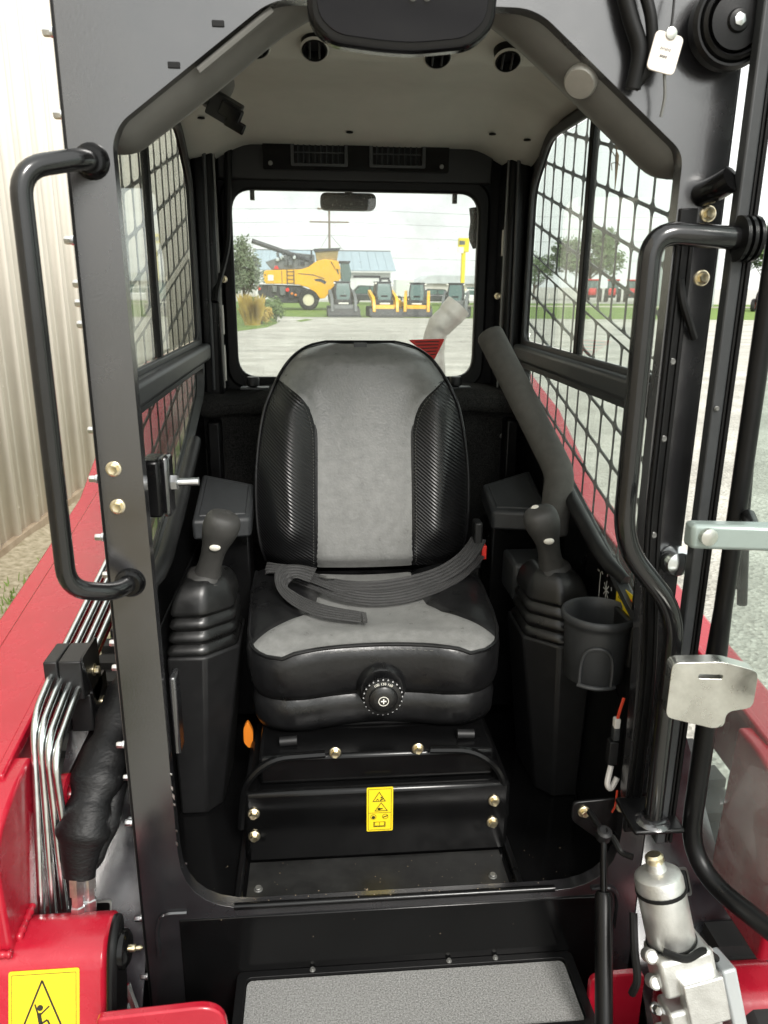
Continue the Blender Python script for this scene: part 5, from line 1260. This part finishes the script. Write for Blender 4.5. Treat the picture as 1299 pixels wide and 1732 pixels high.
g = G(); g.tube([(-.486,.31,1.13),(-.492,.26,1.118)], [.011,.013], 12); g.build('hose_fitting','zinc',hs_)
g = G(); g.lathe((-.5,.185,1.096),(-.25,-.9,-.35),[(.027,0),(.0275,.004),(.027,.008)],18,False); g.build('cable_tie','wire_white',hs_)
for x, y, z in ((-.550,-.056,.890),(-.534,-.044,.892)):
    g = G(); g.lathe((x,y,z),(0,-.2,-1),[(.013,0),(.013,.03),(.010,.032),(.010,.05),(.012,.052),(.012,.07)],6); g.build('hose_end','zinc',hs_)
# ================================================================== COUPLER PLATES
qc = thing('quick_coupler', 'red attachment coupler with rounded plates at the bottom of the picture', 'coupler', (0,-.26,.5))
def rp(poly): 
    g = G(); g.prism(poly, XZ, -.264,-.250); return g
rp(rpoly([(-.470,.45),(-.470,.818),(-.284,.829),(-.275,.45)],[.01,.01,.045,.01],7)).build('coupler_plate','red_paint',qc,bevel=.003)
g = G(); g.prism(rpoly([(.345,.35),(.338,.660),(.44,.664),(.44,.35)],[.01,.022,.02,.01],6), XZ, -.112,-.098); g.build('coupler_plate','red_paint',qc,bevel=.003)
g = G(); BK = [(-.318,.60),(-.318,.12),(-.40,.05),(-1.22,.02),(-1.22,.045),(-.42,.085),(-.35,.16),(-.338,.60)]
g.prism(BK, YZ, -.93, .93); g.build('added_bucket_shell','steel_dark',qc,bevel=.004)  # bucket below the view, added so the lower frame reflects darker
for s in (-1, 1):
    g = G(); g.prism([(-.34,.60),(-.34,.06),(-1.18,.04),(-.60,.52)], YZ, *sorted((s*.915,s*.935))); g.build('added_bucket_side','steel_dark',qc)  # end plates of the added, unseen bucket
g = G(); g.box(-.268,-.30,.28,.262,-.286,.70); g.build('back_plate','red_paint',qc,bevel=.006)
g = G(); g.tube([(-.40,-.285,.24),(.40,-.285,.24)],.03,14); g.build('cross_tube','red_paint',qc)
# ================================================================== GAS STRUT
gs = thing('gas_strut', 'slim black gas strut standing at the right end of the sill', 'gas strut', (.36,-.06,.55))
P0 = Vector((.362,-.048,.915)); P1 = Vector((.318,-.262,.545)); d = (P1-P0)
g = G(); g.tube([P0, P0+d*.25], .0062, 12); g.build('rod','black_gloss',gs)
g = G(); g.tube([P0+d*.22, P0+d*.235, P1], [.012,.0150,.0150], 18); g.build('cylinder','black_satin',gs,smooth=30)
g = G(); g.lathe(P0+Vector((0,0,-.004)),(0,-.3,1),[(.008,-.012),(.013,-.006),(.0135,.012),(.009,.016)],16); g.build('end_socket','black_plastic',gs)
g = G(); g.tube([P0+Vector((-.004,.0,.006)),(.352,.0,.925)],.006,10); g.build('ball_stud','black_satin',gs)
g = G(); g.prism(rpoly([(.330,.885),(.330,.925),(.425,.930),(.425,.860),(.39,.835)],.012,3), XZ, .027,.034); sbk = g.build('strut_bracket','black_satin',gs,bevel=.002)
bolt(BOLT,(.352,.026,.905),(0,-1,0),gs)
g = G(); g.tube(spline([(.362,-.052,.925),(.380,-.05,.905),(.392,-.06,.885),(.408,-.075,.885)],6),.0055,8); g.build('hose','seal',gs)
# ================================================================== DOOR ACTUATOR (silver motor)
mo = thing('electric_motor', 'silver electric motor with cast gearbox at the lower right corner', 'motor', (.40,-.2,.7))
A0 = Vector((.402,-.172,.945)); A1 = Vector((.430,-.205,.815)); ad = (A1-A0).normalized()
g = G(); g.lathe(A0, ad, [(.012,-.022),(.014,-.010),(.016,0),(.030,.003),(.0365,.008),(.0385,.016),(.0385,.115),(.036,.120)], 30); g.build('motor_can','cast_alu',mo,smooth=35)
for h_ in (.030,.118):
    g = G(); g.lathe(A0+ad*h_, ad, [(.0393,0),(.0405,.001),(.0405,.006),(.0393,.007)], 30, False); g.build('cable_tie','seal',mo)
g = G(); g.lathe(A0, -ad, [(.012,.01),(.015,.014),(.015,.022),(.011,.026)], 14); g.build('end_plug','gold_zinc',mo)
def ob(c, ax, hx, hy, hz, nm, mt, bev=.004):
    a = ax.normalized(); u = Vector((1,0,0)); u = (u-a*u.dot(a)).normalized(); v_ = a.cross(u)
    g = G(); g.box(-hx,-hy,-hz,hx,hy,hz); g.v = [tuple(Vector(c)+u*p[0]+v_*p[1]+a*p[2]) for p in g.v]; return g.build(nm, mt, mo, bevel=bev)
gb_ = ob(A0+ad*.150+Vector((.004,-.012,0)), ad, .046,.034,.032,'gearbox','cast_alu',.008)
for k, (dx, dz) in enumerate(((-.046,.128),(.046,.128),(-.048,.172),(.05,.168))):
    g = G(); c = A0+ad*dz+Vector((dx,-.02,0)); g.lathe(c, Vector((0,-.8,.6)), [(.011,-.012),(.011,.008),(.008,.011)], 12); g.build('mounting_lug','cast_alu',gb_)
ob(A0+ad*.175+Vector((.018,-.050,.0)), ad, .033,.016,.036,'cover_box','cast_alu',.003)
ob(A0+ad*.235+Vector((.000,-.030,-.01)), ad, .042,.026,.050,'drive_housing','cast_alu',.006)
ob(A0+ad*.29+Vector((-.005,-.03,-.02)), ad, .048,.020,.070,'mounting_plate','latch_metal',.003)
ob(A0+ad*.22+Vector((.070,-.015,.0)), ad, .012,.030,.075,'support_bracket','galv',.004)
g = G(); g.tube(spline([(.372,-.172,.86),(.364,-.205,.825),(.365,-.225,.78),(.362,-.22,.745)],6),.0065,8); g.build('motor_lead','seal',mo)
g = G(); g.tube(spline([A0+ad*.118+Vector((-.03,-.035,.01)), A0+ad*.12+Vector((0,-.05,.012)), A0+ad*.118+Vector((.035,-.038,.01)), A0+ad*.14+Vector((.062,-.02,0))],6),.006,8); g.build('motor_lead','seal',mo)
g = G(); g.tube(spline([(.425,-.262,.742),(.432,-.285,.70),(.452,-.295,.64),(.475,-.30,.56)],6),.0105,12); g.build('harness_sleeve','grey_plastic',mo)
for p in ((.398,-.232,.725),(.475,-.235,.655)): bolt(BOLT_S, p, (0,-.8,.5), mo, s=1.3)
# ================================================================== CAB DOOR, swung open to the right
dr = thing('cab_door', 'glazed cab door swung open at the right edge with pale latch', 'door', (.49,-.08,.9))
da = R(24); dv = Vector((math.sin(da), -math.cos(da), 0)); dn = Vector((-dv.y, dv.x, 0))   # along the door, and its normal (to the right)
H0 = Vector((.505,-.080,0))
def dp(u, z, o=0): return H0+dv*u+dn*o+Vector((0,0,z))
# hinge stile: flat profile with rubber seals
g = G(); g.box(.452,-.064,.90,.470,-.042,2.30); hsle = g.build('hinge_stile','grey_plastic',dr,bevel=.003)
for x0, x1 in ((.4715,.4755),(.478,.484)):
    g = G(); g.box(x0,-.062,.90,x1,-.044,2.30); g.build('rubber_seal','seal',hsle,bevel=.001)
bolt(SCREW,(.458,-.0665,1.677),(0,-1,0),hsle,s=.5)
P = fillet([dp(0,2.32),dp(0,.868),dp(.66,.868),dp(.66,2.32)], .10, 10)
g = G(); g.tube([P[0],dp(0,1.36),dp(0,1.28)]+P[1:], [.0140,.0140,.0165]+[.0165]*(len(P)-1), 16); g.build('door_frame_tube','black_satin',dr)
g = G(); L = [dp(-.03,2.32), dp(-.03,.93), dp(.05,.865), dp(.66,.865), dp(.66,2.32)]
g.loft([[p+dn*.020 for p in L],[p+dn*.025 for p in L]]); gl_ = g.build('door_glass','pane_door',dr,smooth=0)
tm = text_mesh('6', .022, 'pane_number'); place('pane_number', tm, 'label_ink', gl_, loc=dp(-.004,1.453,.018), rot=(Matrix((dv,Vector((0,0,1)),-dn)).transposed()).to_quaternion())
# latch plate and lever near the hinge side
def dbox(u0,u1,z0,z1,o0,o1,nm,mt,bev,par=dr):
    g = G(); pts = [dp(u,z,o) for z in (z0,z1) for (u,o) in ((u0,o0),(u1,o0),(u1,o1),(u0,o1))]
    g.add(pts,[(0,3,2,1),(4,5,6,7),(0,1,5,4),(1,2,6,5),(2,3,7,6),(3,0,4,7)]); return g.build(nm,mt,par,bevel=bev,seg=3)
la = plate(rpoly([(-.098,1.322),(-.098,1.232),(-.020,1.215),(-.004,1.220),(-.004,1.244),(.036,1.252),(.036,1.312),(-.02,1.326)],.012,4), [rrect(-.055,1.298,-.018,1.305,.003)], lambda a,b,d: tuple(Vector((.470,-.19,0))+Vector((.93,-.12,0))*a+Vector((.12,.93,0))*d+Vector((0,0,b))), -.006,.02, 'latch_plate','latch_metal',dr,bevel=.006)
g = G(); g.tube([(.46,-.175,1.27),(.505,-.085,1.27)],.014,12); g.build('latch_arm','black_satin',la)
g = G(); pts = [Vector((.372,-.205,1.505)),Vector((.56,-.235,1.505)),Vector((.56,-.205,1.505)),Vector((.372,-.178,1.505))]; g.loft([pts,[p+Vector((0,0,.036)) for p in pts]]); gi = g.build('pull_bar','latch_metal',dr,bevel=.006)
gi.data.materials.clear(); gi.data.materials.append(MATS['pull_bar'] if 'pull_bar' in MATS else material('pull_bar',(.30,.36,.34),.25,.3,noise=.05))
g = G(); g.lathe((.392,-.202,1.525),(.05,-1,0),[(.012,0),(.012,.012),(.006,.014)],14); g.build('bar_pin','latch_metal',gi)
g = G(); g.tube([(.47,-.195,1.52),(.512,-.10,1.52)],.010,10); g.build('bar_bracket','black_satin',gi)
g = G(); g.box(.505,-.215,1.440,.545,-.185,1.505); g.build('lock_case','black_plastic',gi,bevel=.005)
g = G(); g.lathe((.525,-.2155,1.47),(0,-1,0),[(.010,0),(.010,.004),(.004,.005)],14); g.build('lock_screw','steel_dark',gi)
g = G(); g.box(.492,-.30,1.235,.545,-.26,1.35); pk = g.build('handle_block','pink_plastic' if False else 'tag_paper',dr,bevel=.012)
# wiper on the outer face
g = G(); g.tube([(.553,.0,1.84),(.552,.0,1.70),(.565,.0,1.50),(.585,.0,1.33)],[.006,.008,.0085,.0085],10); wp_ = g.build('wiper_arm','black_satin',dr)
g = G(); g.tube(spline([(.548,.0,1.62),(.544,.0,1.56),(.543,.0,1.50),(.550,.0,1.455),(.575,.0,1.36)],5),.006,8); g.build('washer_hose','seal',wp_)
g = G(); g.box(.544,-.006,1.655,.566,.008,1.70); g.build('wiper_knuckle','grey_plastic',wp_,bevel=.004)
bolt(SCREW,(.556,-.007,1.676),(0,-1,0),wp_,s=.6)
